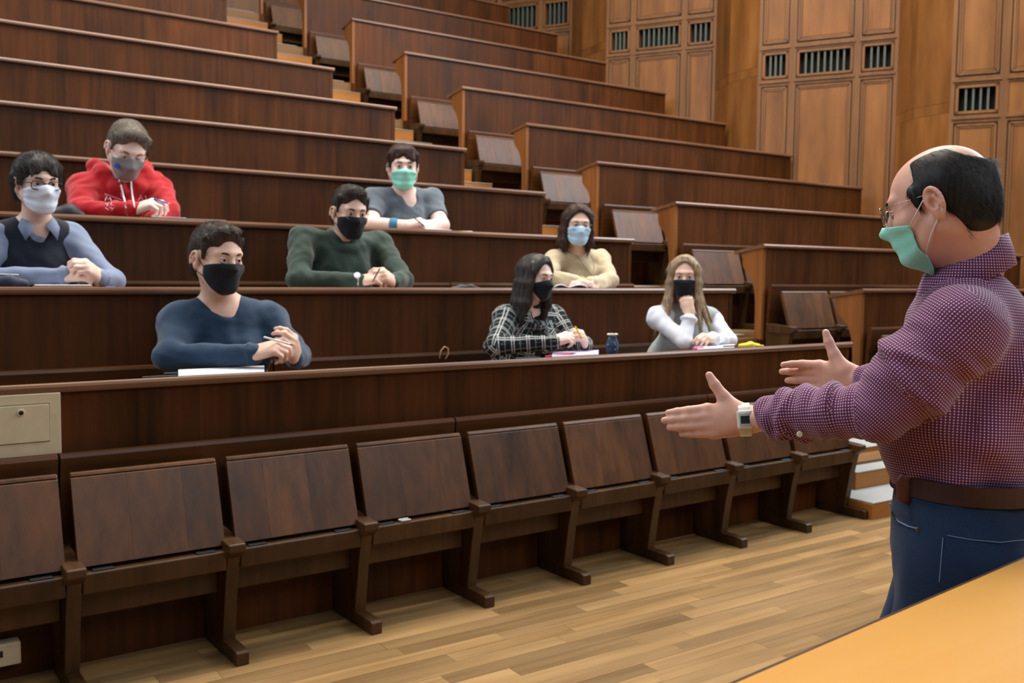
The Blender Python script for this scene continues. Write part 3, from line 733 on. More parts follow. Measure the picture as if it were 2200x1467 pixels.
# ------------------------------------------------------------------ materials of the people
def skin(name, col, rough=.5):
    m, nt, b = new_mat(name); tc = node(nt, 'ShaderNodeTexCoord'); n = node(nt, 'ShaderNodeTexNoise'); n.inputs['Scale'].default_value = 26; n.inputs['Detail'].default_value = 5
    nt.links.new(tc.outputs['Object'], n.inputs['Vector'])
    c1 = tuple(c*.90 for c in col[:3])+(1,); c2 = (min(1, col[0]*1.06), col[1]*1.03, col[2]*1.02, 1)
    nt.links.new(ramp(nt, n.outputs[0], [(.3, c1), (.7, c2)]), b.inputs['Base Color'])
    b.inputs['Roughness'].default_value = rough; b.inputs['Subsurface Weight'].default_value = .12; b.inputs['Subsurface Radius'].default_value = (.012, .005, .003); b.inputs['Subsurface Scale'].default_value = .5
    n2 = node(nt, 'ShaderNodeTexNoise'); n2.inputs['Scale'].default_value = 320; n2.inputs['Detail'].default_value = 2; nt.links.new(tc.outputs['Object'], n2.inputs['Vector'])
    bp = node(nt, 'ShaderNodeBump'); bp.inputs['Strength'].default_value = .12; bp.inputs['Distance'].default_value = .001; nt.links.new(n2.outputs[0], bp.inputs['Height']); nt.links.new(bp.outputs[0], b.inputs['Normal'])
    return m
skin('skin_fair', srgb(234, 196, 176)); skin('skin_light', srgb(230, 188, 166)); skin('skin_pale', srgb(238, 206, 190)); skin('skin_lid', srgb(206, 158, 140)); skin('skin_ruddy', srgb(224, 172, 152))
def hairmat(name, col, hi):
    m, nt, b = new_mat(name); tc = node(nt, 'ShaderNodeTexCoord'); mp = node(nt, 'ShaderNodeMapping'); mp.inputs['Scale'].default_value = (150, 150, 14)
    n = node(nt, 'ShaderNodeTexNoise'); n.inputs['Scale'].default_value = 1; n.inputs['Detail'].default_value = 3
    nt.links.new(tc.outputs['Object'], mp.inputs[0]); nt.links.new(mp.outputs[0], n.inputs['Vector'])
    nt.links.new(ramp(nt, n.outputs[0], [(.35, col), (.75, hi)]), b.inputs['Base Color']); b.inputs['Roughness'].default_value = .52; b.inputs['Specular IOR Level'].default_value = .28
    b.inputs['Anisotropic'].default_value = .4; return m
hairmat('hair_brown', srgb(42, 33, 27), srgb(76, 60, 48)); hairmat('hair_dark', srgb(34, 30, 28), srgb(72, 64, 58)); hairmat('hair_ash', srgb(78, 70, 60), srgb(128, 116, 102))
hairmat('hair_blonde', srgb(118, 96, 72), srgb(182, 158, 128)); hairmat('hair_chestnut', srgb(44, 28, 22), srgb(78, 52, 42)); hairmat('hair_black', srgb(20, 18, 17), srgb(44, 39, 35))
plain('eye_white', srgb(214, 206, 200), rough=.25); plain('eye_brown', srgb(46, 28, 18), rough=.2); plain('eye_grey', srgb(70, 78, 80), rough=.2); plain('pupil', srgb(6, 6, 6), rough=.1)
plain('loop_white', srgb(226, 220, 214), rough=.7); plain('loop_black', srgb(14, 14, 17), rough=.8)
m, nt, b = new_mat('lens_glass'); g = node(nt, 'ShaderNodeBsdfGlossy'); g.inputs['Roughness'].default_value = .03; t = node(nt, 'ShaderNodeBsdfTransparent'); t.inputs[0].default_value = (.95, .96, .96, 1)
mx = node(nt, 'ShaderNodeMixShader'); lw = node(nt, 'ShaderNodeFresnel'); lw.inputs[0].default_value = 1.5; nt.links.new(lw.outputs[0], mx.inputs[0]); nt.links.new(t.outputs[0], mx.inputs[1]); nt.links.new(g.outputs[0], mx.inputs[2])
nt.links.new(mx.outputs[0], nt.nodes['Material Output'].inputs[0])
def cloth(name, col, noise=.18, scale=60, bump=.35, sheen=.25, rough=.85): return plain(name, col, rough=rough, noise=noise, scale=scale, bump=bump, sheen=sheen, spec=.25)
cloth('knit_blue', srgb(34, 58, 82), scale=300, noise=.12); cloth('knit_green', srgb(46, 62, 52), scale=300, noise=.12); cloth('tee_grey', srgb(92, 102, 112), scale=200, noise=.1, bump=.2)
cloth('hoodie_red', srgb(172, 10, 24), scale=220, noise=.1); cloth('shirt_blue', srgb(124, 136, 162), scale=300, noise=.08, bump=.15); cloth('vest_navy', srgb(16, 24, 38), scale=300, noise=.15)
cloth('knit_beige', srgb(196, 176, 144), scale=160, noise=.12, bump=.6); cloth('blouse_white', srgb(224, 228, 238), scale=200, noise=.05, bump=.2); cloth('vest_pale', srgb(160, 166, 166), scale=160, noise=.12, bump=.5)
cloth('top_black', srgb(14, 14, 16), noise=.1); cloth('denim_dark', srgb(22, 30, 46), scale=400, noise=.25)
cloth('mask_black', srgb(17, 18, 24), scale=500, noise=.1, bump=.2, sheen=.15); cloth('mask_green', srgb(150, 226, 206), scale=500, noise=.05, bump=.1, sheen=.1, rough=.75); cloth('mask_white', srgb(222, 228, 240), scale=500, noise=.04, bump=.1, rough=.75)
cloth('mask_blue', srgb(176, 208, 232), scale=500, noise=.04, bump=.1, rough=.75); cloth('mask_grey', srgb(128, 124, 122), scale=500, noise=.06, bump=.15)
plain('frame_black', srgb(18, 20, 26), rough=.3); plain('frame_steel', srgb(150, 146, 140), rough=.25, metal=.9); plain('cord_white', srgb(228, 222, 222), rough=.8)
plain('print_white', srgb(214, 190, 196), rough=.8); plain('valve_blue', srgb(44, 84, 190), rough=.5); plain('nose_clip', srgb(225, 225, 225), rough=.4)

def plaid(name):
    m, nt, b = new_mat(name); tc = node(nt, 'ShaderNodeTexCoord'); b.inputs['Roughness'].default_value = .9; b.inputs['Specular IOR Level'].default_value = .2
    sep = node(nt, 'ShaderNodeSeparateXYZ'); nt.links.new(tc.outputs['UV'], sep.inputs[0]); val = None
    n = node(nt, 'ShaderNodeTexNoise'); n.inputs['Scale'].default_value = 420; nt.links.new(tc.outputs['UV'], n.inputs['Vector'])
    for ax in (0, 1):
        mul = node(nt, 'ShaderNodeMath', operation='MULTIPLY'); mul.inputs[1].default_value = 1/.075; nt.links.new(sep.outputs[ax], mul.inputs[0])
        fr = node(nt, 'ShaderNodeMath', operation='FRACT'); nt.links.new(mul.outputs[0], fr.inputs[0])
        r = ramp(nt, fr.outputs[0], [(0, (0, 0, 0, 1)), (.10, (0, 0, 0, 1)), (.12, (1, 1, 1, 1)), (.17, (1, 1, 1, 1)), (.19, (0, 0, 0, 1)), (.26, (0, 0, 0, 1)), (.28, (1, 1, 1, 1)), (.33, (1, 1, 1, 1)), (.35, (0, 0, 0, 1)), (.66, (0, 0, 0, 1)), (.68, (.35, .35, .35, 1)), (.73, (.35, .35, .35, 1)), (.75, (0, 0, 0, 1)), (1, (0, 0, 0, 1))])
        if val is None: val = r
        else:
            mm = node(nt, 'ShaderNodeMath', operation='MAXIMUM'); nt.links.new(val, mm.inputs[0]); nt.links.new(r, mm.inputs[1]); val = mm.outputs[0]
    # woven: stripes broken up by the weave
    ck = node(nt, 'ShaderNodeTexChecker'); ck.inputs['Scale'].default_value = 1/.006; nt.links.new(tc.outputs['UV'], ck.inputs['Vector'])
    mm = node(nt, 'ShaderNodeMath', operation='MULTIPLY'); nt.links.new(val, mm.inputs[0]); ad = node(nt, 'ShaderNodeMath', operation='MULTIPLY_ADD'); ad.inputs[1].default_value = .55; ad.inputs[2].default_value = .40; nt.links.new(ck.outputs[1], ad.inputs[0]); nt.links.new(ad.outputs[0], mm.inputs[1])
    base = ramp(nt, n.outputs[0], [(.3, srgb(16, 20, 24)), (.7, srgb(34, 42, 46))])
    nt.links.new(mixc(nt, mm.outputs[0], base, srgb(206, 208, 204)), b.inputs['Base Color']); return m
plaid('plaid_wool')
def gingham(name, period=.0054):
    m, nt, b = new_mat(name); tc = node(nt, 'ShaderNodeTexCoord'); b.inputs['Roughness'].default_value = .8; b.inputs['Specular IOR Level'].default_value = .2; b.inputs['Sheen Weight'].default_value = .15
    sep = node(nt, 'ShaderNodeSeparateXYZ'); nt.links.new(tc.outputs['UV'], sep.inputs[0]); o = []
    for ax in (0, 1):
        mul = node(nt, 'ShaderNodeMath', operation='MULTIPLY'); mul.inputs[1].default_value = 1/period; nt.links.new(sep.outputs[ax], mul.inputs[0])
        fr = node(nt, 'ShaderNodeMath', operation='FRACT'); nt.links.new(mul.outputs[0], fr.inputs[0])
        o.append(ramp(nt, fr.outputs[0], [(0, (0, 0, 0, 1)), (.30, (0, 0, 0, 1)), (.42, (1, 1, 1, 1)), (.64, (1, 1, 1, 1)), (.76, (0, 0, 0, 1)), (1, (0, 0, 0, 1))]))
    mm = node(nt, 'ShaderNodeMath', operation='MULTIPLY'); nt.links.new(o[0], mm.inputs[0]); nt.links.new(o[1], mm.inputs[1])
    ad = node(nt, 'ShaderNodeMath', operation='ADD'); nt.links.new(o[0], ad.inputs[0]); nt.links.new(o[1], ad.inputs[1])
    hf = node(nt, 'ShaderNodeMath', operation='MULTIPLY'); hf.inputs[1].default_value = .5; nt.links.new(ad.outputs[0], hf.inputs[0])
    c = mixc(nt, hf.outputs[0], srgb(84, 38, 76), srgb(146, 84, 118)); c = mixc(nt, mm.outputs[0], c, srgb(236, 212, 230))
    nt.links.new(c, b.inputs['Base Color']); return m
gingham('shirt_check')

# ------------------------------------------------------------------ people
UPZ = np.array([0, 0, 1.0])
def rowpt(k, px, py, dy):
    y = RY(k); r = ray(px, py); e = np.array([XE(y), y, 0]); n = nrm([-PHI, 1, 0]); t = ((e+n*dy-CC)@n)/(r@n); return CC+r*t
def face_dir(p, yaw, pitch):
    c = CC-p; c[2] = 0; c = nrm(c); r = nrm([-c[1], c[0], 0]);  r = r if r@CR > 0 else -r
    a = math.radians(yaw); b = math.radians(pitch); f = c*math.cos(a)+r*math.sin(a); return f*math.cos(b)-np.array([0, 0, math.sin(b)])
def view(a, b, c): return CR*a+CU*b-FW*c
def cloth_mesh(F, res, amp=.004, seed=0, it=2):
    V, Q, lab = F.mesh(res); V = relax(V, Q, it); N = vnormals(V, Q)
    V = V+N*(wob(V, 38, seed)*amp+wob(V, 85, seed+5)*amp*.45)[:, None]; return V, Q, lab
def limb_uv(V, Q, lab, segs, S=1.0):
    """Cloth coordinates per piece: around and along the limb."""
    fl = lab[Q[:, 0]]; out = np.zeros((len(Q), 4, 2))
    for t, (a, b, side, rad) in segs.items():
        m = fl == t
        if not m.any(): continue
        ax = nrm(b-a); sd = nrm(side-ax*(side@ax)); up = np.cross(ax, sd); P = V[Q[m]]-a
        al = P@ax; th = np.arctan2(P@up, P@sd); th0 = th[:, :1]; th = th0+(th-th0+math.pi) % (2*math.pi)-math.pi
        out[m, :, 0] = th*rad; out[m, :, 1] = al
        nn = np.cross(P[:, 2]-P[:, 0], P[:, 3]-P[:, 1]); nn /= np.linalg.norm(nn, axis=1)[:, None]+1e-12; cap = np.abs(nn@ax) > .72
        ix = np.where(m)[0][cap]; out[ix, :, 0] = (P@sd)[cap]; out[ix, :, 1] = (P@up)[cap]
    return out
class Seated:
    def __init__(s, k, label, headspec, yaw, pitch, tilt, neck, shl, shr, ell, elr, wrl, wrr, skinmat='skin_fair', wide=1.0, chin=1.0):
        s.k = k; P = lambda q: rowpt(k, *q)
        cx, cy, hpx, dy = headspec; o = P((cx, cy, dy)); d = (o-CC)@FW; s.S = S = hpx/(.24*CF/d); s.skin = skinmat; s.wide = wide
        f = face_dir(o, yaw, pitch); u = np.array([0, 0, 1.0])+CR*math.sin(math.radians(tilt)); s.H = Head(o, f, u, S)
        s.neck, s.shl, s.shr, s.ell, s.elr, s.wrl, s.wrr = [P(q) for q in (neck, shl, shr, ell, elr, wrl, wrr)]
        s.shl[2] -= .045*S; s.shr[2] -= .045*S; s.mid = (s.shl+s.shr)/2; s.side = nrm(s.shr-s.shl)
        y = RY(k); s.pel = np.array([s.mid[0]+.02, 0, PZ(k)+.53]); s.pel[1] = y+PHI*(s.mid[0]-XE(y))+.60
        s.root = empty('person', (s.pel[0], s.pel[1], PZ(k)+.45)); tag(s.root, label, 'person', 'students at the desks')
        fw = nrm(np.cross(s.side, np.array([0, 0, 1.0]))); s.fw = fw if fw[1] < 0 else -fw
        s.chest = s.mid-np.array([0, 0, .13*S])-0*s.fw; s.waist = s.pel*.5+s.chest*.5-s.fw*.02
        s.B = Field(); head_field(s.B, s.H, 1, wide, chin); s.HF = Field(); head_field(s.HF, s.H, 1, wide, chin, ears=False)
        s.B.cone(s.H(0, -.022, -.050), s.neck+np.array([0, 0, -.01]), .053*S, .056*S, k=.03*S, tag=1)
        s.core(.86, s.B, .60)
    def core(s, q, F, qa, tags=(1, 1, 1, 1, 1), k=.05, sh=1.0):
        S = s.S
        F.chain([s.pel, s.waist, s.chest], [.145*S*q, .128*S*q, .128*S*q], k=k*S, side=s.side, su=1.25, sv=.88, tag=tags[0])
        F.cone(s.chest, s.mid*.6+s.neck*.4-np.array([0, 0, .03*S]), .128*S*q, .082*S*q, k=k*S, side=s.side, su=1.25, sv=.85, tag=tags[0])
        up = s.mid*.45+s.neck*.55-np.array([0, 0, .035*S])
        for j, (sh_, el, wr) in enumerate(((s.shl, s.ell, s.wrl), (s.shr, s.elr, s.wrr))):
            F.cone(up, sh_, .058*S*q, .058*S*q*sh, k=.055*S, tag=tags[0])
            tr = s.neck+(sh_-s.neck)*.22+np.array([0, 0, .012*S]); F.cone(tr, sh_+np.array([0, 0, .012*S]), .036*S*q, .046*S*q*sh, k=.05*S, tag=tags[0])
            F.cone(sh_, el, .062*S*qa*sh, .047*S*qa, k=.035*S, tag=tags[1+2*j]); F.cone(el, wr, .046*S*qa, .035*S*qa, k=.022*S, tag=tags[2+2*j])
    def segs(s):
        S = s.S; return {1: (s.pel, s.chest, s.side, .135*S), 2: (s.shl, s.ell, s.side, .05*S), 3: (s.ell, s.wrl, s.side, .042*S), 4: (s.shr, s.elr, s.side, .05*S), 5: (s.elr, s.wrr, s.side, .042*S)}
    def legs(s, mat='denim_dark'):
        F = Field(); S = s.S
        for q in (-1, 1):
            hp = s.pel+s.side*q*.09*S; kn = hp+s.fw*.36+s.side*q*.02+np.array([0, 0, .0]); an = np.array([kn[0], kn[1]-.02, PZ(s.k)+.05])
            F.cone(hp, kn, .085*S, .062*S, k=.04, tag=1); F.cone(kn, an, .06*S, .045*S, k=.03, tag=1); F.cone(an, an+s.fw*.13+np.array([0, 0, -.01]), .038, .032, k=.02, tag=1)
        F.cone(s.pel-s.side*.06, s.pel+s.side*.06, .13*S, k=.05, tag=1)
        V, Q, l = F.mesh(.016); to_object('trousers', relax(V, Q, 2), Q, mat, s.root)
    def garment(s, name, mat, q=1.0, qa=1.0, F=None, amp=.0035, seed=1, uvs=False, res=.0065, tags=(1, 2, 3, 4, 5), extra=None, sh=1.0):
        F = F or Field(); s.core(q, F, qa, tags=tags, sh=sh)
        if extra: extra(F)
        s.GF = F
        V, Q, lab = cloth_mesh(F, res, amp*s.S, seed)
        return to_object(name, V, Q, mat, s.root, uv=limb_uv(V, Q, lab, s.segs()) if uvs else None)
    def collar(s, F, r=.066, t=.010, front=.035, back=.030, k=.010, tag=1, lift=.0):
        """Neck ring; lower at the front."""
        S = s.S; pts = []
        for i in range(21):
            a = 2*math.pi*i/20; pts.append(s.neck+S*(s.side*math.cos(a)*r+s.fw*math.sin(a)*r*.95+np.array([0, 0, 1.0])*(lift-front*max(0, math.sin(a))+back*max(0, -math.sin(a)))))
        F.chain(pts, [t*S]*21, k=k*S, tag=tag)
    def cuff(s, F, wr, el, r=.036, t=.007, tag=3):
        ax = nrm(wr-el); sd = nrm(np.cross(ax, np.array([0, 0, 1.0]))); up = np.cross(ax, sd); c = wr-ax*.012
        F.chain([c+s.S*r*(sd*math.cos(a)+up*math.sin(a)) for a in np.linspace(0, 2*math.pi, 13)], [t*s.S]*13, k=.008*s.S, tag=tag)
    def hand(s, wr, px, py, dy, n, left, **kw):
        kp = rowpt(s.k, px, py, dy); return hand(s.B, wr, kp-wr, view(*n), left, s.S*.98, **kw)
    def finish(s, res=.0045):
        V, Q, lab = s.B.mesh(res); V = relax(V, Q, 1, .4); return to_object('body', V, Q, s.skin, s.root)
def short_hair(H, top=.0, fringe=.058, side=.0, back=-.075, wide=1.0, quiff=0.0):
    F = Field(); S = H.S; E = lambda c, r, k=.015, sub=False: F.ell(H(*c), np.array(r)*S, H.M, k=k*S, tag=1, sub=sub)
    E((0, -.020, .040+top*.4), ((.083+side)*wide, .106, .092+top*.6)); E((0, .025, .072+top*.5), ((.066+side)*wide, .066, .050+top*.7), .03)
    E((0, -.055, -.005), ((.074+side)*wide, .068, .085), .02)
    if quiff: E((0, .066, .098+top*.5), (.054*wide, .028, .022+quiff), .02)
    E((0, .112, fringe-.135), (.064*wide, .062, .130), .012, True); E((0, .075, fringe-.155), (.070*wide, .062, .130), .012, True)
    for q in (-1, 1): E((q*.092*wide, -.002, -.020), (.030, .025, .042), .008, True); E((q*.080*wide, .030, -.075), (.05, .055, .062), .01, True)
    E((0, -.02, back-.10), (.14, .15, .10), .015, True)
    for q in (-1, 1): F.cone(H(q*.072*wide, .036, .075), H(q*.0765*wide, .028, .004), .014*S, .006*S, k=.012*S, tag=1)
    return F
def hairflow(H, kind='down'):
    cr = H(0, -.055, .13)
    def f(P):
        d = P-cr; d = d/(np.linalg.norm(d, axis=1)[:, None]+1e-6)
        if kind == 'fwd': d = d+H.f*.9
        if kind == 'up': d = d*.6+H.u*.22+H.f*.55
        if kind == 'left': d = d*.6-CR*.8
        if kind == 'down': d = d*.5-np.array([0, 0, 1.0])
        return d/(np.linalg.norm(d, axis=1)[:, None]+1e-6)
    return f
def pen(a, b, mat, label, r=.0042, tip='dark_metal', group='pens and pencils'):
    a, b = Vector(a), Vector(b); root = empty('pen', tuple(a)); tag(root, label, 'pen', group); d = (b-a)
    MB().tube([a, a+d*.86], r, 10).build('barrel', mat, root, smooth=False, bevel=.0); MB().tube([a+d*.86, b], [r*.9, .0008], 10).build('point', tip, root, smooth=True)
    return root
# ---- man in the blue sweater
def student_blue():
    s = Seated(1, 'man in a blue sweater and black mask in the front row', (466, 557, 141, .33), 33, 4, 2, (474, 648, .40), (383, 668, .42), (577, 666, .44),
               (362, 768, .27), (640, 765, .27), (543, 760, .11), (634, 768, .15), 'skin_light')
    S = s.S
    s.hand(s.wrl, 585, 748, .07, (-.1, .8, .6), False, curl=(.75, .85, .95, 1.05), thumb=(.35, .5, .5))
    s.hand(s.wrr, 628, 738, .09, (.9, .2, .5), True, curl=(.7, .8, .9, 1.0), thumb=(.5, .5, .5))
    M = np.stack([s.side, s.fw, UPZ])
    s.finish()
    def ex(F):
        s.cuff(F, s.wrl, s.ell)
        F.ell(s.neck+s.fw*.085*S+UPZ*.018*S, np.array([.050, .07, .075])*S, M, k=.012*S, sub=True)
    s.garment('sweater', 'knit_blue', extra=ex, seed=3, qa=1.04, sh=1.06, amp=.004); s.legs()
    H = s.H; hair_object(s.root, short_hair(H, top=.006, fringe=.090, quiff=.004), .0045, 'hair_brown', H, hairflow(H, 'up'), L=.024, seed=4, lift=.12)
    face_mask(H, s.HF, s.root, 'mask_black', 'cloth', top=-.012, loop_mat='loop_black'); eyes(H, s.root, look=(-.2, 0), closed=.5); brows(H, s.root, 'hair_brown')
    pen(rowpt(1, 567, 724, .055), rowpt(1, 632, 742, .05), 'white_label', 'white pen held by the man in the blue sweater')
student_blue()
# ---- man in the navy vest with glasses
def student_vest():
    s = Seated(2, 'man in glasses, white mask and navy vest at the left edge', (80, 396, 122, .33), 20, 4, -2, (78, 480, .42), (-8, 490, .45), (150, 492, .45),
               (-60, 596, .28), (243, 604, .24), (140, 592, .13), (215, 596, .10), 'skin_fair', wide=.98)
    S = s.S; M = np.stack([s.side, s.fw, UPZ])
    s.hand(s.wrl, 190, 588, .08, (.0, .75, .7), False, curl=(.7, .8, .8, .9), thumb=(.5, .2, .4))
    s.hand(s.wrr, 200, 584, .08, (.7, .6, .4), True, curl=(.8, .9, .9, 1.0), thumb=(.5, .4, .4))
    s.finish()
    def ex(F):
        s.cuff(F, s.wrl, s.ell, .037); s.cuff(F, s.wrr, s.elr, .037, tag=5)
        F.ell(s.neck+s.fw*.085*S+UPZ*.02*S, np.array([.032, .07, .075])*S, M, k=.01*S, sub=True)
    s.garment('shirt', 'shirt_blue', q=.96, qa=1.02, extra=ex, seed=11, amp=.005)
    V = Field(); s.core(1.03, V, .1, tags=(1, 1, 1, 1, 1)); V.p = [q for q in V.p if not (q[0] == 'c' and q[3] < .02)]
    V.ell(s.neck+s.fw*.10*S+UPZ*.012*S, np.array([.050, .085, .098])*S, M, k=.012*S, sub=True)
    for q, sh in ((-1, s.shl), (1, s.shr)): V.ell(sh+s.side*q*.045*S-UPZ*.01, np.array([.07, .11, .12])*S, M, k=.012*S, sub=True)
    A, Q, _ = cloth_mesh(V, .0065, .003*S, 2); to_object('vest', A, Q, 'vest_navy', s.root)
    # pointed collar leaves
    for q in (-1, 1):
        a = s.neck+S*(s.side*q*.045-s.fw*.035+UPZ*.048); b = s.neck+S*(s.side*q*.058+s.fw*.035+UPZ*.026); c = s.neck+S*(s.side*q*.022+s.fw*.085-UPZ*.012); d = s.neck+S*(s.side*q*.062+s.fw*.105-UPZ*.075)
        e = s.neck+S*(s.side*q*.080+s.fw*.055-UPZ*.02); f_ = s.neck+S*(s.side*q*.072-s.fw*.03+UPZ*.012)
        sheet('collar', np.array([[a, b, c], [(a+f_)/2+UPZ*.004, (b+e)/2+UPZ*.006+s.fw*.005, (c+d)/2+s.fw*.01], [f_, e, d]]), 'shirt_blue', s.root, .003)
    s.legs(); H = s.H
    F = short_hair(H, top=.008, fringe=.066, side=.008, back=-.080)
    for q in (-1, 1):
        F.cone(H(q*.078, .030, .060), H(q*.082, .024, .006), .014*S, .008*S, k=.02*S); F.cone(H(q*.082, -.03, .03), H(q*.076, -.038, -.055), .018*S, .010*S, k=.02*S)
    for x, z in ((-.045, .034), (-.025, .040), (.03, .048), (.055, .030)): F.cone(H(x*.8, .075, .085), H(x, .094, z), .015*S, .006*S, k=.015*S)
    hair_object(s.root, F, .0045, 'hair_dark', H, hairflow(H, 'fwd'), L=.034, seed=8, lift=.01)
    face_mask(H, s.HF, s.root, 'mask_white', 'surgical', top=-.006); glasses(H, s.root, 'frame_black', w=.025, h=.017, r=.0022, round_=3.2, z=-.002); eyes(H, s.root); brows(H, s.root, 'hair_dark')
student_vest()
# ---- man in the red hoodie
def student_red():
    s = Seated(3, 'man in a red hoodie and grey mask writing with head bent', (273, 322, 112, .33), 14, 30, 6, (262, 388, .46), (182, 385, .46), (332, 385, .46),
               (172, 452, .26), (362, 456, .24), (288, 452, .10), (330, 470, .16), 'skin_pale')
    S = s.S; M = np.stack([s.side, s.fw, UPZ])
    s.hand(s.wrl, 322, 438, .06, (.0, .9, .5), False, curl=(.65, .8, .95, 1.1), thumb=(.35, .5, .4)); s.finish()
    def ex(F):
        s.cuff(F, s.wrl, s.ell, .038, .009)
        for q in (-1, 1):                                   # hood lying round the neck
            F.chain([s.neck+S*(s.side*q*x+s.fw*y+UPZ*z) for x, y, z in ((.0, -.115, .03), (.07, -.095, .055), (.105, -.035, .065), (.098, .03, .035), (.05, .085, -.035), (.012, .10, -.07))], [.034*S, .036*S, .036*S, .032*S, .026*S, .018*S], k=.025*S)
    s.garment('hoodie', 'hoodie_red', q=1.03, qa=1.12, sh=1.06, extra=ex, seed=21, amp=.006)
    dd = (s.neck-CC)@FW; ht = lambda x, y, o_=.003: hit(s.GF, x, y, dd-.5, dd+.3, o_)
    for L_ in (((256, 386), (260, 400), (264, 416), (268, 432), (271, 447)), ((281, 388), (282, 402), (284, 418), (287, 434), (289, 446))):
        MB().tube([ht(x, y, .006) for x, y in L_], .0040*S, 7).build('drawstring', 'cord_white', s.root, smooth=True)
    # faded print on the chest: a star over rows of letters
    for L_ in (((224, 416), (262, 430)), ((226, 416), (232, 428)), ((228, 424), (226, 431)), ((232, 430), (236, 424), (239, 431)), ((240, 434), (238, 441), (244, 441)), ((227, 436), (232, 442)), ((233, 436), (230, 443)), ((226, 446), (234, 451)), ((236, 444), (242, 450)), ((244, 446), (240, 452)), ((297, 431), (303, 418), (307, 430)), ((300, 426), (306, 425)), ((312, 420), (314, 427)), ((259, 414), (263, 424))):
        MB().tube([ht(x, y) for x, y in L_], .0015*S, 5).build('print', 'print_white', s.root)
    s.legs(); H = s.H
    hair_object(s.root, short_hair(H, top=.004, fringe=.098, quiff=.006), .0045, 'hair_ash', H, hairflow(H, 'up'), L=.024, seed=18, lift=.12)
    o, G = face_mask(H, s.HF, s.root, 'mask_grey', 'ffp', top=-.004, loop_mat='loop_white'); eyes(H, s.root, look=(0, -.3), closed=.9); brows(H, s.root, 'hair_ash'); glasses(H, s.root, 'frame_steel', w=.026, h=.018, r=.0011, round_=2.4, z=-.004)
    MB().tube([G[-2, 11], G[-1, 14]+H.f*.004, G[-2, 17]], [.003*S, .0055*S, .003*S], 8).build('nose_clip', 'nose_clip', s.root, smooth=True)
    v = G[9, 21]; MB().tube([v, v+(H.f*.6+H.x*.6)*.012*S], [.013*S, .011*S], 14).build('valve', 'valve_blue', s.root, smooth=False)
    pen(rowpt(3, 330, 427, .05), rowpt(3, 366, 438, .03), 'valve_blue', 'blue pen in the hand of the man in the red hoodie', tip='white_label')
student_red()
# ---- man in the green sweater
def student_green():
    s = Seated(2, 'man in a dark green sweater and black mask, hands folded', (750, 458, 104, .31), 24, 8, 2, (738, 530, .42), (652, 500, .45), (812, 508, .45),
               (640, 600, .27), (866, 604, .22), (772, 604, .12), (845, 606, .10), 'skin_light', wide=.98)
    S = s.S; M = np.stack([s.side, s.fw, UPZ])
    s.hand(s.wrl, 812, 596, .07, (.0, .8, .6), False, curl=(.6, .7, .8, .9), thumb=(.35, .5, .4)); s.hand(s.wrr, 828, 592, .07, (.8, .5, .4), True, curl=(.8, .9, 1, 1.1), thumb=(.4, .4, .4)); s.finish()
    def ex(F):
        s.cuff(F, s.wrl, s.ell)
        s.collar(F, .072, .022, front=.030, back=.03, k=.02, lift=.020); s.collar(F, .070, .016, front=.018, back=.03, k=.015, lift=.055)
    s.garment('sweater', 'knit_green', q=1.04, qa=1.08, sh=1.05, extra=ex, seed=31, amp=.006); s.legs(); H = s.H
    F = short_hair(H, top=.010, fringe=.094, quiff=.012, side=-.002)
    hair_object(s.root, F, .0045, 'hair_dark', H, hairflow(H, 'up'), L=.024, seed=28, lift=.10)
    face_mask(H, s.HF, s.root, 'mask_black', 'cloth', top=-.012, loop_mat='loop_black'); glasses(H, s.root, 'frame_steel', w=.025, h=.017, r=.0009, round_=2.6, z=-.003); eyes(H, s.root, closed=.3); brows(H, s.root, 'hair_dark')
    w = s.wrl-nrm(s.wrl-s.ell)*.006; ax = nrm(s.wrl-s.ell)
    t = empty('wristwatch', tuple(w)); tag(t, 'silver wristwatch on the man in the green sweater', 'watch')
    sd = nrm(np.cross(ax, UPZ)); up = np.cross(sd, ax)
    MB().tube([w+S*.038*(sd*math.cos(a)+up*math.sin(a)) for a in np.linspace(0, 2*math.pi, 17)], .006*S, 6, cap=False).build('strap', 'frame_steel', t, smooth=True)
    c = w+S*.040*nrm(up*.6-FW*.8); MB().tube([c, c+nrm(up*.6-FW*.8)*.010*S], [.016*S, .015*S], 16).build('case', 'white_label', t)
    pen(rowpt(2, 816, 577, .05), rowpt(2, 800, 606, .035), 'frame_steel', 'silver pen in the hands of the man in the green sweater')
student_green()
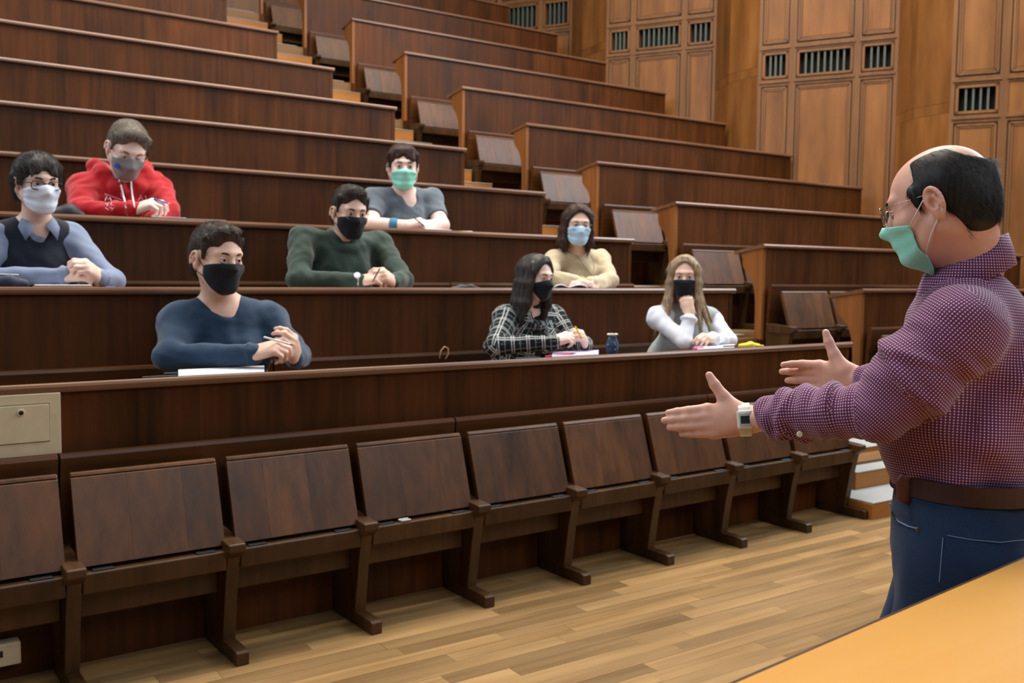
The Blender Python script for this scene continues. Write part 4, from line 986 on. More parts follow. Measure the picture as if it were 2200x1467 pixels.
# ---- man in the grey t-shirt
def student_grey():
    s = Seated(3, 'man in a grey t-shirt and mint green mask', (866, 361, 91, .34), 6, 2, 0, (868, 420, .42), (803, 416, .44), (928, 414, .44),
               (797, 482, .26), (948, 484, .24), (872, 485, .11), (920, 485, .12), 'skin_pale', wide=.97, chin=1.03)
    S = s.S; M = np.stack([s.side, s.fw, UPZ])
    for el_, wr_ in ((s.ell, s.wrl), (s.elr, s.wrr)): s.B.cone(el_, wr_, .043*S, .030*S, k=.02*S, tag=1); s.B.cone(el_+(s.shl if el_ is s.ell else s.shr)*.0, el_*.55+(s.shl if el_ is s.ell else s.shr)*.45, .046*S, .046*S, k=.02*S, tag=1)
    s.hand(s.wrl, 908, 476, .07, (.0, .85, .6), False, curl=(.65, .8, .95, 1.1), thumb=(.35, .5, .4)); s.hand(s.wrr, 905, 487, .08, (.5, .8, .3), True, curl=(.6, .7, .8, .9), thumb=(.4, .3, .4))
    s.finish()
    F = Field(); s.core(1.0, F, 1.12)
    for sgn, el, sh in ((-1, s.ell, s.shl), (1, s.elr, s.shr)):
        ax = nrm(el-sh); F.ell(sh+(el-sh)*1.10, np.array([.13, .13, .125])*S*.86, None, k=.006*S, sub=True)
    F.p = [q for q in F.p if not (q[0] == 'c' and (np.allclose(q[1], s.ell) or np.allclose(q[1], s.elr)))]
    F.ell(s.neck+s.fw*.09*S+UPZ*.012*S, np.array([.050, .075, .080])*S, M, k=.010*S, sub=True)
    V, Q, _ = cloth_mesh(F, .0065, .005*S, 41); to_object('t_shirt', V, Q, 'tee_grey', s.root); s.legs(); H = s.H
    F = short_hair(H, top=.004, fringe=.074, side=.004, back=-.085)
    for x, z in ((-.05, .034), (-.035, .044), (-.01, .05), (.045, .052)): F.cone(H(x*.8, .07, .09), H(x, .092, z), .014*S, .006*S, k=.015*S)
    hair_object(s.root, F, .0045, 'hair_chestnut', H, hairflow(H, 'left'), L=.03, seed=38, lift=.02)
    face_mask(H, s.HF, s.root, 'mask_green', 'surgical', top=-.016, low=-.008); eyes(H, s.root); brows(H, s.root, 'hair_chestnut')
    ax = nrm(s.wrl-s.ell); w = s.wrl-ax*.075
    b = MB(); sd = nrm(np.cross(ax, UPZ)); up = np.cross(sd, ax)
    b.tube([w-ax*.026, w-ax*.02, w+ax*.02, w+ax*.026], [.037*S, .041*S, .039*S, .035*S], 20); tag(b.build('wristband', 'band_blue', None, smooth=True), 'blue wristband on the forearm of the man in the grey t-shirt', 'wristband')
    pen(rowpt(3, 888, 466, .06), rowpt(3, 914, 488, .03), 'black_plastic', 'black pen in the hand of the man in the grey t-shirt')
plain('band_blue', srgb(60, 120, 150), rough=.8)
student_grey()
# ---- long hair
def long_locks(F, H, S, q, roots, ends, r0=.016, r1=.008):
    for (a, b, c) in zip(*roots): pass
def student_dark():
    s = Seated(1, 'woman with long dark hair, black mask and checked jacket', (1150, 597, 92, .34), 48, 4, 3, (1136, 662, .42), (1088, 668, .42), (1186, 668, .46),
               (1062, 744, .27), (1232, 738, .30), (1188, 735, .10), (1258, 742, .14), 'skin_pale', wide=.95)
    S = s.S; M = np.stack([s.side, s.fw, UPZ])
    s.hand(s.wrl, 1222, 722, .07, (.0, .75, .65), False, curl=(.6, .75, .9, 1.0), thumb=(.35, .4, .4)); s.hand(s.wrr, 1248, 716, .10, (.8, .4, .5), True, curl=(.8, .9, 1, 1.1), thumb=(.4, .4, .4)); s.finish()
    F = Field(); s.core(.94, F, .5); s.collar(F, .058, .014, .012, .02, k=.02, lift=.03); V, Q, _ = cloth_mesh(F, .0075, .003, 51); to_object('top', V, Q, 'top_black', s.root)
    def ex(F):
        s.cuff(F, s.wrl, s.ell, .040, .008); s.cuff(F, s.wrr, s.elr, .040, .008, tag=5)
        F.ell(s.neck+s.fw*.12*S-UPZ*.12*S, np.array([.045, .10, .20])*S, M, k=.02*S, sub=True)
        s.collar(F, .082, .022, front=.10, back=.015, k=.02, lift=.0)
    s.garment('jacket', 'plaid_wool', q=1.08, qa=1.16, sh=1.02, extra=ex, seed=52, amp=.005, uvs=True); s.legs(); H = s.H
    F = short_hair(H, top=.004, fringe=.106, side=.004, back=-.09)
    dn = -UPZ
    for q in (-1, 1):
        for j, (x, y) in enumerate(((.070, .045), (.080, .015), (.084, -.02), (.075, -.055), (.045, -.085), (.0, -.10))):
            if q > 0 and j < 1: pass
            a = H(q*x*.9, y, .055); b = H(q*(x+.006), y-.005, -.03); c = s.H.o+(H.x*q*(x+.014)+H.f*(y-.02))*S+dn*.14*S; d = s.H.o+(H.x*q*(x+.018)+H.f*(y-.045))*S+dn*(.30 if q < 0 else .25)*S-CR*.02*S*(1 if q > 0 else 1.6)
            F.chain([a, b, c, d], [.017*S, .019*S, .021*S, .010*S], k=.016*S)
    for q in (-1, 1): F.cone(H(q*.016, .062, .112), H(q*.070, .052, .040), .013*S, .015*S, k=.012*S)
    hair_object(s.root, F, .005, 'hair_dark', H, hairflow(H, 'down'), L=.06, seed=58, lift=.01, n=3000, part=True)
    face_mask(H, s.HF, s.root, 'mask_black', 'ffp', top=-.010, loop_mat='loop_white'); eyes(H, s.root, look=(-.1, 0)); brows(H, s.root, 'hair_dark', th=.0034)
    pen(rowpt(1, 1236, 701, .08), rowpt(1, 1250, 728, .07), 'pen_yellow', 'yellow pen held by the woman in the checked jacket')
plain('pen_yellow', srgb(232, 188, 40), rough=.45)
student_dark()
# ---- fair-haired woman
def student_fair():
    s = Seated(1, 'woman with long fair hair resting her chin on her hand', (1470, 594, 85, .34), 1, 3, 0, (1471, 652, .42), (1413, 668, .42), (1530, 672, .42),
               (1470, 734, .20), (1566, 730, .24), (1482, 672, .23), (1530, 728, .12), 'skin_fair', wide=.94)
    S = s.S; M = np.stack([s.side, s.fw, UPZ])
    s.hand(s.wrl, 1475, 648, .255, (-.5, .1, .8), False, curl=(1.1, 1.15, 1.2, 1.2), thumb=(.5, .4, .6)); s.hand(s.wrr, 1514, 724, .09, (.2, .8, .5), True, curl=(.6, .7, .8, .9), thumb=(.4, .3, .4)); s.finish()
    def ex(F): s.cuff(F, s.wrl-nrm(s.wrl-s.ell)*.03, s.ell, .042, .008); s.cuff(F, s.wrr, s.elr, .038, .007, tag=5); F.ell(s.wrl+nrm(s.wrl-s.ell)*.035*S, np.array([.06, .06, .06])*S, None, k=.006, sub=True)
    s.garment('blouse', 'blouse_white', q=1.0, qa=.95, extra=ex, seed=61, amp=.004)
    V = Field(); s.core(1.10, V, .1, tags=(1,)*5); V.p = [q for q in V.p if not (q[0] == 'c' and q[3] < .02)]; s.collar(V, .085, .02, front=.08, back=.01, k=.02)
    for q, sh in ((-1, s.shl), (1, s.shr)): V.ell(sh+s.side*q*.055*S-UPZ*.02, np.array([.07, .11, .11])*S, M, k=.012*S, sub=True)
    A, Q, _ = cloth_mesh(V, .0075, .003*S, 2); to_object('vest', A, Q, 'vest_pale', s.root)
    s.legs(); H = s.H
    F = short_hair(H, top=.002, fringe=.110, side=.004, back=-.09)
    for q in (-1, 1):
        F.cone(H(q*.016, .060, .114), H(q*.070, .052, .035), .012*S, .014*S, k=.012*S)
        for j, (x, y) in enumerate(((.068, .050), (.080, .020), (.086, -.015), (.078, -.05), (.045, -.085), (.0, -.10))):
            a = H(q*x*.9, y, .06); b = H(q*(x+.004), y-.002, -.03); c = H.o+(H.x*q*(x+.016)+H.f*(y+.0))*S-UPZ*.14*S; d = H.o+(H.x*q*(x+.036+(.05 if 0 < j < 3 else 0))+H.f*(y+(.05 if j < 2 else -.01)))*S-UPZ*(.33 if j < 2 else .27)*S
            F.chain([a, b, c, d], [.015*S, .018*S, .020*S, .009*S], k=.016*S)
    hair_object(s.root, F, .005, 'hair_blonde', H, hairflow(H, 'down'), L=.06, seed=68, lift=.01, n=3000, part=True)
    face_mask(H, s.HF, s.root, 'mask_black', 'cloth', top=-.016, loop_mat='loop_black'); eyes(H, s.root, 'eye_grey'); brows(H, s.root, 'hair_blonde', th=.0032)
student_fair()
# ---- woman in the beige sweater
def student_beige():
    s = Seated(2, 'woman in a beige sweater, glasses and pale blue mask', (1241, 484, 83, .34), 12, 5, 2, (1240, 545, .43), (1190, 545, .45), (1292, 545, .45),
               (1175, 596, .26), (1312, 602, .22), (1240, 606, .12), (1268, 608, .10), 'skin_fair', wide=.97)
    S = s.S; M = np.stack([s.side, s.fw, UPZ])
    s.hand(s.wrr, 1245, 604, .08, (.2, .9, .4), True, curl=(.6, .7, .8, .9), thumb=(.4, .3, .4)); s.hand(s.wrl, 1262, 606, .09, (.1, .9, .4), False, curl=(.6, .7, .8, .9)); s.finish()
    def ex(F): s.cuff(F, s.wrr, s.elr, .036, .010, tag=5); s.collar(F, .062, .013, .030, .02, k=.012)
    s.garment('sweater', 'knit_beige', q=1.04, qa=1.08, sh=.90, extra=ex, seed=71, amp=.006); s.legs(); H = s.H
    F = short_hair(H, top=.004, fringe=.106, side=.006, back=-.10)
    for q in (-1, 1):
        F.cone(H(q*.016, .060, .112), H(q*.072, .050, .035), .013*S, .015*S, k=.012*S)
        for j, (x, y) in enumerate(((.074, .035), (.085, .005), (.088, -.03), (.070, -.065), (.03, -.09))):
            F.chain([H(q*x*.9, y, .06), H(q*(x+.002), y-.01, -.03), H(q*(x+.008), y-.015, -.10), H(q*(x-.008), y-.01, -.155)], [.016*S, .019*S, .021*S, .012*S], k=.016*S)
    hair_object(s.root, F, .005, 'hair_chestnut', H, hairflow(H, 'down'), L=.045, seed=78, lift=.01, n=2800, part=True)
    face_mask(H, s.HF, s.root, 'mask_blue', 'surgical', top=-.004); glasses(H, s.root, 'frame_steel', w=.026, h=.020, r=.0010, round_=2.2, z=-.002); eyes(H, s.root, look=(-.1, -.1)); brows(H, s.root, 'hair_chestnut', th=.0032)
    pts = [s.neck+S*(s.side*x+s.fw*y+UPZ*z) for x, y, z in ((-.055, .0, .03), (-.06, .075, -.02), (-.035, .128, -.09), (0, .145, -.135), (.035, .128, -.09), (.06, .075, -.02), (.055, .0, .03))]
    MB().tube(pts, .0016*S, 6).build('necklace', 'cord_brown', s.root, smooth=True)
    pen(rowpt(2, 1248, 593, .06), rowpt(2, 1272, 603, .03), 'pen_yellow', 'yellow pencil beside the woman in the beige sweater')
plain('cord_brown', srgb(120, 82, 50), rough=.7)
student_beige()
# ------------------------------------------------------------------ the lecturer
def lecturer():
    D0 = 1.90                                     # depth of his torso
    S = 1.0
    P = lambda px, py, d: at(px, py, d)
    o = P(2016, 440, 1.90); d0 = (o-CC)@FW
    S = 238/(.24*CF/d0)
    fr = -CR*.93+FW*.36; fr[2] = 0; fr = nrm(fr); hf = nrm((-CR*.80+FW*.60)*np.array([1, 1, 0])); f = hf*math.cos(math.radians(15))-UPZ*math.sin(math.radians(15))
    H = Head(o, f, UPZ+FW*.04, S)
    root = empty('person', (P(2080, 1000, 1.95)[0], P(2080, 1000, 1.95)[1], 0)); tag(root, 'bald lecturer in a checked shirt and mint mask gesturing with both hands', 'person')
    neck = P(2078, 560, 1.93); side = nrm(np.cross(fr, UPZ))
    if side@FW < 0: side = -side                                      # side points away from the camera
    shn = P(2062, 706, 1.79); shf = neck+side*.19*S-UPZ*.12
    eln = P(1884, 882, 1.83); wrn = P(1606, 901, 2.03)
    elf = P(1975, 885, 2.12); wrf = P(1834, 812, 2.24)
    chest = P(2092, 775, 1.96); belly = P(2066, 925, 1.96); pel = P(2078, 1030, 1.96); hip = P(2068, 1175, 1.96)
    # --- body
    B = Field(); head_field(B, H, 1, 1.0, 1.0)
    B.cone(H(0, -.030, -.050), neck-UPZ*.03, .056*S, .060*S, k=.035*S, tag=1); B.cone(H(0, -.070, -.03), neck-fr*.022-UPZ*.01, .036*S, .048*S, k=.035*S, tag=1)
    B.chain([neck-UPZ*.16, chest, belly, pel], [.07*S, .12*S, .13*S, .12*S], k=.05, side=side, su=1.15, sv=.95, tag=1)
    for a, b, c in ((shn, eln, wrn), (shf, elf, wrf)):
        B.cone(chest+UPZ*.06, a, .05*S, .045*S, k=.04, tag=1); B.cone(a, b, .045*S, .038*S, k=.03, tag=1); B.cone(b, c, .036*S, .027*S, k=.02, tag=1)
    hs = .95*S/.94
    kn = P(1500, 907, 2.05); nn = view(.10, .12, 1.0)
    tips, th = hand(B, wrn, kn-wrn, nn, True, hs, curl=((.02, .08, .05), (.03, .10, .06), (.03, .10, .06), (.04, .10, .06)), spread=-.030, thumb=(.88, -.05, -.14), k=.005, fat=1.2)
    dF = nrm(-CR*.70+FW*.72+CU*.02); nf = view(.55, .22, -.85)
    hand(B, wrf, dF, nf, False, hs*1.02, curl=((.25, .30, .15), (.10, .20, .12), (.06, .2, .12), (.05, .2, .12)), spread=.05, thumb=(1.0, -.12, -.15), k=.005, fat=1.2)
    zc = neck[2]-.03
    V1, Q1, l = B.mesh(.0023, clip=(np.array([-9, -9, zc]), np.array([9, 9, 9.]))); V1 = relax(V1, Q1, 1, .3)
    V, Q, l = B.mesh(.0032, clip=(np.array([-9, -9, -9.]), np.array([9, 9, zc+.004]))); V = relax(V, Q, 1, .4)
    to_object('body', np.concatenate([V, V1]), np.concatenate([Q, Q1+len(V)]), 'skin_ruddy', root)
    nail = MB(); c = th; tdir = nrm(th-wrn); 
    Fn = Field(); Fn.cone(th-tdir*.010*hs+nrm(nn)*.0048*hs, th-tdir*.001*hs+nrm(nn)*.0038*hs, .0062*hs, .0052*hs, k=.002, side=np.cross(tdir, nn), su=1.0, sv=.35)
    V, Q, l = Fn.mesh(.0012); to_object('thumb_nail', V, Q, 'nail', root)
    # --- shirt
    F = Field(); M = np.stack([side, fr, UPZ])
    F.chain([neck-UPZ*.125*S, chest], [.092*S, .150*S], k=.06, side=side, su=1.22, sv=.95, tag=1)
    F.chain([chest, belly], [.152*S, .160*S], k=.06, side=side, su=1.12, sv=1.02, tag=1)
    F.cone(belly, belly-UPZ*.055*S+fr*.005, .162*S, .150*S, k=.04, side=side, su=1.10, sv=1.0, tag=1)
    F.ell(belly+fr*.045*S+UPZ*.03, np.array([.14, .13, .13])*S, M, k=.05, tag=1)
    F.ell(pel-UPZ*.134*S, np.array([.3, .3, .085])*S, None, k=.02, sub=True)
    up = neck-UPZ*.105*S
    for j, (a, b, c) in enumerate(((shn, eln, wrn), (shf, elf, wrf))):
        F.cone(up, a, .068*S, .074*S, k=.07, tag=1)
        m = a+(b-a)*.5-UPZ*.004
        F.chain([a, m, b], [.080*S, .072*S, .060*S], k=.045, tag=2+2*j)
        w = c+(b-c)*.20
        F.chain([b, b+(w-b)*.45, b+(w-b)*.82, w], [.059*S, .055*S, .047*S, .039*S], k=.028, tag=3+2*j)
        ax = nrm(w-b); sd = nrm(np.cross(ax, UPZ)); u2 = np.cross(ax, sd)
        for q, r, t in ((.0, .039, .006), (.20, .042, .010), (.32, .045, .009)):      # cuff and pushed-up folds
            cc = w+(b-w)*q; F.chain([cc+S*r*(sd*math.cos(g)+u2*math.sin(g))+ax*.012*math.sin(g*2+q*20) for g in np.linspace(0, 2*math.pi, 15)], [t*S]*15, k=.016, tag=3+2*j)
    SHF = F; V, Q, lab = F.mesh(.0046); V = relax(V, Q, 2); N = vnormals(V, Q)
    # creases drawn along the pull of the cloth
    dax = nrm(eln-shn)
    dis = wob(V, 30, 91)*.0045+wob(V, 62, 95)*.0026
    rng = np.random.RandomState(5)
    def folds(tagv, a, b, n, lo, hi, amp, tilt):              # pulled creases across a sleeve
        ax = nrm(b-a); sd = nrm(FW-ax*(FW@ax)); u = np.cross(ax, sd); m = np.isin(lab, tagv); P_ = V[m]-a
        al = P_@ax; th = np.arctan2(P_@u, P_@sd); o_ = np.zeros(m.sum())
        for _ in range(n):
            c0 = (lo+(hi-lo)*rng.rand())*np.linalg.norm(b-a); t0 = rng.rand()*6.28; w = .007+.008*rng.rand(); sl = tilt*(rng.rand()-.5)
            x = al-c0-sl*np.sin(th-t0); o_ += amp*(.5+rng.rand())*(np.exp(-(x/w)**2)-.55*np.exp(-((x-2.0*w)/w)**2))*(.35+.65*np.clip(np.cos(th-t0), 0, 1))
        dis[m] += o_
    folds([2, 3], shn, eln, 9, .5, 1.05, .0052, .07); folds([3], eln, wrn, 13, -.05, .85, .0065, .06); folds([5], elf, wrf, 6, .4, 1.0, .005, .05)
    folds([2], shn, eln, 5, .0, .45, .004, .12)
    tq = lab == 1; hz = (V[tq]-pel)@UPZ; hx = (V[tq]-pel)@fr     # drape of the shirt body
    dis[tq] += .006*np.sin(hz*26+hx*34+1.2*np.sin(hx*21))*np.clip(1-hz/.45, 0, 1)+.004*np.sin(hx*60-hz*22)*np.clip(1-hz/.25, 0, 1)
    V = V+N*dis[:, None]; V = relax(V, Q, 1, .35)
    segs = {1: (pel, chest, side, .165*S), 2: (shn, eln, FW, .075*S), 3: (eln, wrn, FW, .055*S), 4: (shf, elf, FW, .075*S), 5: (elf, wrf, FW, .055*S)}
    to_object('shirt', V, Q, 'shirt_check', root, uv=limb_uv(V, Q, lab, segs))
    # collar: a band that stands up behind and folds over
    pts = []; 
    n = 25; G = []
    for r_, z_, lift in ((.072, .062, 0), (.080, .068, 0), (.091, .034, 0), (.099, .0, 0)):
        row = []
        for i in range(n):
            a = -math.pi*.92+2*math.pi*.92*i/(n-1)           # 0 = nape
            dn = (1-math.cos(a))/2
            row.append(neck+S*(side*math.sin(a)*r_*1.02-fr*math.cos(a)*r_*1.06+fr*.006+UPZ*(z_-.095*dn-.006-(.02*dn if z_ < .01 else 0))))
        G.append(row)
    o2 = sheet('collar', np.array(G), 'shirt_check', root, .004)
    uv = o2.data.uv_layers.new(name='UVMap'); co = [v.co for v in o2.data.vertices]
    for lp in o2.data.loops:
        c = Vector(co[lp.vertex_index])-Vector(neck); uv.data[lp.index].uv = (math.atan2(c.dot(Vector(side)), -c.dot(Vector(fr)))*.085, c.z)
    # --- trousers, belt
    F = Field()
    F.chain([pel+UPZ*.03, hip], [.150*S, .158*S], k=.05, side=side, su=1.12, sv=.98, tag=1)
    for q in (-1, 1):
        h = hip+side*q*.09*S; kn_ = np.array([h[0], h[1], .50])+fr*.13; an = np.array([h[0], h[1], .09])+fr*.0
        F.chain([h, kn_, an], [.105*S, .072*S, .056*S], k=.05, tag=1)
    F.ell(pel+UPZ*.080, np.array([.3, .3, .095])*S, None, k=.012, sub=True)
    V, Q, l = F.mesh(.0075); V = relax(V, Q, 2); N = vnormals(V, Q); V = V+N*(wob(V, 30, 12)*.004+wob(V, 70, 13)*.0015)[:, None]; tr = to_object('jeans', V, Q, 'jeans_blue', root)
    bz = pel[2]-.002
    ring = lambda z, r, g0=0: [np.array([pel[0], pel[1], z])+S*r*(side*1.12*math.cos(g)+fr*.99*math.sin(g)) for g in np.linspace(0, 2*math.pi, 49)]
    b = MB(); n = 48
    R = [ring(bz-.019, .158), ring(bz-.019, .163), ring(bz+.019, .163), ring(bz+.019, .158)]
    v = [p for rr in R for p in rr[:-1]]; fcs = [(q*n+i, q*n+(i+1) % n, ((q+1) % 4)*n+(i+1) % n, ((q+1) % 4)*n+i) for q in range(4) for i in range(n)]
    b.add(v, fcs); b.build('belt', 'belt_leather', root, smooth=False)
    # shoes
    for q in (-1, 1):
        h = hip+side*q*.09*S; F = Field(); F.cone(np.array([h[0], h[1], .05])-fr*.04, np.array([h[0], h[1], .04])+fr*.17, .045, .036, k=.02, side=side, su=1, sv=.9)
        V, Q, l = F.mesh(.008); V[:, 2] = np.maximum(V[:, 2], 0); to_object('shoe', relax(V, Q, 1), Q, 'black_plastic', root)
    hipc = np.array([hip[0], hip[1], 0])
    def onjeans(px, py, off=.0055):
        d = 1.6; r = ray(px, py)
        Pn = np.array([CC+r*(1.60+.004*i) for i in range(120)]); val = TRF.value(Pn); i = int(np.argmax(val < 0)); return Pn[i]-r*off
    TRF = Field(); TRF.chain([pel+UPZ*.03, hip], [.150*S, .158*S], k=.05, side=side, su=1.12, sv=.98)
    for q_ in (-1, 1):
        h = hip+side*q_*.09*S; kn_ = np.array([h[0], h[1], .50])+fr*.13; TRF.cone(h, kn_, .105*S, .072*S, k=.05)
    # loose end of the belt, pocket seam and rivet
    q = onjeans(1947, 1048, .016)
    Fp = Field(); Fp.cone(q+UPZ*.012, q-UPZ*.016, .018, .017, k=.01, side=nrm(CR), su=1.15, sv=.45); V, Q, l = Fp.mesh(.003); to_object('belt_tongue', V, Q, 'belt_tongue', root)
    pk = [(1912, 1082), (1916, 1100), (1930, 1120), (1950, 1130), (1972, 1136)]
    MB().tube([onjeans(*p) for p in pk], .0016, 6).build('pocket_seam', 'seam_thread', root, smooth=True)
    c = onjeans(1973, 1137, .004); MB().tube([c, c-FW*.003], [.0048, .0040], 14).build('rivet', 'frame_steel', root)
    MB().tube([onjeans(x, y) for x, y in ((2035, 1150), (2090, 1160), (2150, 1165), (2199, 1160))], .0009, 6).build('back_pocket_seam', 'seam_thread', root)
    MB().tube([onjeans(x, y) for x, y in ((2026, 1155), (2022, 1200), (2018, 1250))], .0009, 6).build('side_seam', 'seam_thread', root)
    # --- hair: a dark wreath that leaves forehead and crown bare
    F = Field(); E = lambda c, r, k=.012, sub=False: F.ell(H(*c), np.array(r)*S, H.M, k=k*S, tag=1, sub=sub)
    E((0, -.022, .034), (.085, .104, .091)); E((0, -.060, -.012), (.074, .064, .078), .02)
    E((0, .085, .060), (.11, .062, .085), .012, True)            # forehead
    E((0, .00, .138), (.056, .125, .054), .012, True)           # bald crown
    E((0, -.085, .105), (.050, .060, .050), .012, True)
    E((0, .085, -.06), (.12, .085, .075), .012, True)
    for q in (-1, 1):
        E((q*.092, -.004, -.020), (.034, .024, .036), .008, True); E((q*.070, -.010, -.085), (.06, .045, .058), .01, True)
        F.cone(H(q*.072, .030, .03), H(q*.077, .024, -.002), .012*S, .006*S, k=.01*S, tag=1)
    E((0, -.02, -.185), (.16, .17, .095), .012, True)
    hair_object(root, F, .0034, 'hair_black', H, lambda A: nrmrows((A-H(0, .03, .12))-H.f*.25-UPZ*.35*S), L=.024, r=.0006, n=9000, seed=77, lift=.03, amp=.0016)
    # --- mask pulled under the nose, glasses, brows, eyes
    HF = Field(); head_field(HF, H, 1, ears=False)
    o3, G = face_mask(H, HF, root, 'mask_green', 'surgical', top=-.022, low=-.024, slack=.004, span=.88, pleat=.0012)
    glasses(H, root, 'frame_steel', w=.026, h=.019, r=.0011, round_=3.0, z=.004, y=.112); eyes(H, root, look=(0, -.2), closed=.5); brows(H, root, 'hair_black')
    # --- watch on the near wrist
    ax = nrm(kn-wrn); w = wrn+ax*.006; n_ = nrm(view(.12, .10, 1.0)-ax*(view(.12, .10, 1.0)@ax)); t_ = np.cross(ax, n_)
    t = empty('wristwatch', tuple(w)); tag(t, 'white square digital wristwatch on the lecturer', 'watch')
    loop = [w+hs*(t_*.034*math.cos(g)+n_*.026*math.sin(g)) for g in np.linspace(0, 2*math.pi, 33)]
    st = MB(); v = []
    for p in loop[:-1]:
        rad = nrm(p-w)
        for da, dr in ((-.013, 0), (.013, 0), (.013, .0045), (-.013, .0045)): v.append(p+ax*da*hs+rad*dr*hs)
    st.add(v, [(i*4+q, i*4+(q+1) % 4, ((i+1) % 32)*4+(q+1) % 4, ((i+1) % 32)*4+q) for i in range(32) for q in range(4)]); st.build('strap', 'watch_white', t, smooth=False)
    W = lambda a, b_, c: tuple(w+hs*(ax*a+t_*b_+n_*c))
    MB().box(-.0175, .0175, -.021, .021, .024, .034, W).build('case', 'watch_white', t, bevel=.004)
    MB().box(-.0125, .0125, -.015, .015, .0335, .0348, W).build('bezel', 'watch_bezel', t, bevel=.001, seg=1); MB().box(-.0095, .0095, -.0085, .0085, .0346, .0356, W).build('display', 'watch_display', t)
    # small button of the sleeve
    c = hit(SHF, 1716, 932, 1.7, 2.3, .004)
    c = c-FW*.006; MB().tube([c, c-FW*.003], [.006, .005], 12).build('sleeve_button', 'watch_white', root)
def nrmrows(A): return A/(np.linalg.norm(A, axis=1)[:, None]+1e-9)
cloth('jeans_blue', srgb(20, 42, 70), scale=500, noise=.22, bump=.3, sheen=.1); plain('belt_leather', srgb(52, 24, 22), rough=.45); plain('belt_tongue', srgb(96, 50, 44), rough=.4); plain('seam_thread', srgb(110, 130, 160), rough=.7)
skin('nail', srgb(232, 186, 166), .3); plain('watch_white', srgb(226, 222, 208), rough=.4); plain('watch_bezel', srgb(190, 196, 196), rough=.3); plain('watch_display', srgb(52, 58, 66), rough=.15)
lecturer()
# ------------------------------------------------------------------ things on the desks
def desk_z(k, b): return RZ(k)-.0001-.058/.312*(b+.012)
def desk_pt(k, px, b, lift=0.0):
    """The point of desk row k that lies b behind its front edge and is seen in picture column px."""
    p = rowpt(k, px, 700, b)
    for _ in range(4):
        z = desk_z(k, b)+lift; d = p-CC; d[2] = z-CH; q = CC+d; y = 733.5-CF*((q-CC)@CU)/((q-CC)@FW); p = rowpt(k, px, y, b)
    p[2] = desk_z(k, b)+lift; return p
for n, c in (('paper', (226, 228, 238)), ('paper_lilac', (206, 190, 222)), ('cover_grey', (120, 112, 116)), ('cover_navy', (30, 44, 74)), ('case_black', (24, 26, 30)), ('case_navy', (26, 40, 66)), ('case_yellow', (226, 208, 40)), ('pink', (246, 110, 170)), ('red_plastic', (190, 34, 40)), ('bag_dark', (30, 34, 42)), ('cover_brown', (110, 78, 50)), ('pattern_blue', (52, 78, 112)), ('cream', (226, 216, 180)), ('strap_tan', (164, 128, 96))):
    plain(n, srgb(*c), rough=.6, noise=.04, scale=60)
def slab(name, mat, k, pxs, b0, b1, th, label, cat, lift=0.0, group=None, parent=None, skew=0.0, rise=0.0):
    a, b = pxs; pts = [desk_pt(k, a, b0), desk_pt(k, b, b0+skew), desk_pt(k, b, b1+skew), desk_pt(k, a, b1)]
    m = MB(); m.hexa([p+UPZ*lift for p in pts]+[p+UPZ*(lift+th+(rise if i_ > 1 else 0)) for i_, p in enumerate(pts)]); o = m.build(name, mat, parent, bevel=min(.002, th*.3), seg=1)
    if parent is None: tag(o, label, cat, group)
    return o
def blob(name, mat, k, pts, rs, label, cat, flat=.6, kk=.02, res=.004, lift=.0):
    F = Field(); P3 = [desk_pt(k, px, b)+UPZ*(z+lift) for px, b, z in pts]
    F.chain(P3, rs, k=kk, tag=1, side=nrm(CR), su=1.0, sv=flat) if flat != 1 else F.chain(P3, rs, k=kk, tag=1)
    V, Q, l = F.mesh(res); V = relax(V, Q, 1); o = to_object(name, V, Q, mat); tag(o, label, cat); return o
def on_desk(px, py, k, lift=.0):
    """Sight line meets the sloping top of desk row k."""
    b = .1
    for _ in range(30):
        p = rowpt(k, px, py, b); b += (p[2]-(desk_z(k, b)+lift))*.9/(abs(ray(px, py)[2])*1.3+.19)*.35
        b = min(max(b, -.02), .31)
    p = rowpt(k, px, py, b); p[2] = desk_z(k, b)+lift; return p
# front row
sl = slab('paper_stack', 'paper', 1, (383, 568), .004, .15, .006, 'stack of white paper before the man in the blue sweater', 'paper', rise=.034, skew=.004)
r = empty('phone', tuple(desk_pt(1, 345, .06))); tag(r, 'black phone lying left of the white paper stack', 'phone'); slab('case', 'case_black', 1, (305, 383), .015, .085, .009, '', '', parent=r); slab('screen', 'black_plastic', 1, (310, 378), .02, .08, .001, '', '', lift=.009, parent=r)
pen(desk_pt(1, 352, .05, .018), desk_pt(1, 384, .035, .016), 'black_plastic', 'black pen on the phone in the front row')
slab('notebook', 'paper_lilac', 1, (1186, 1286), .006, .13, .007, 'lilac-edged notebook before the woman in the checked jacket', 'notebook', rise=.030)
pen(desk_pt(1, 1172, .03, .008), desk_pt(1, 1238, .02, .016), 'red_plastic', 'red pen on the lilac-edged notebook')
pen(desk_pt(1, 1108, .03, .006), desk_pt(1, 1160, .02, .006), 'case_navy', 'dark pen on the desk under the checked sleeve')
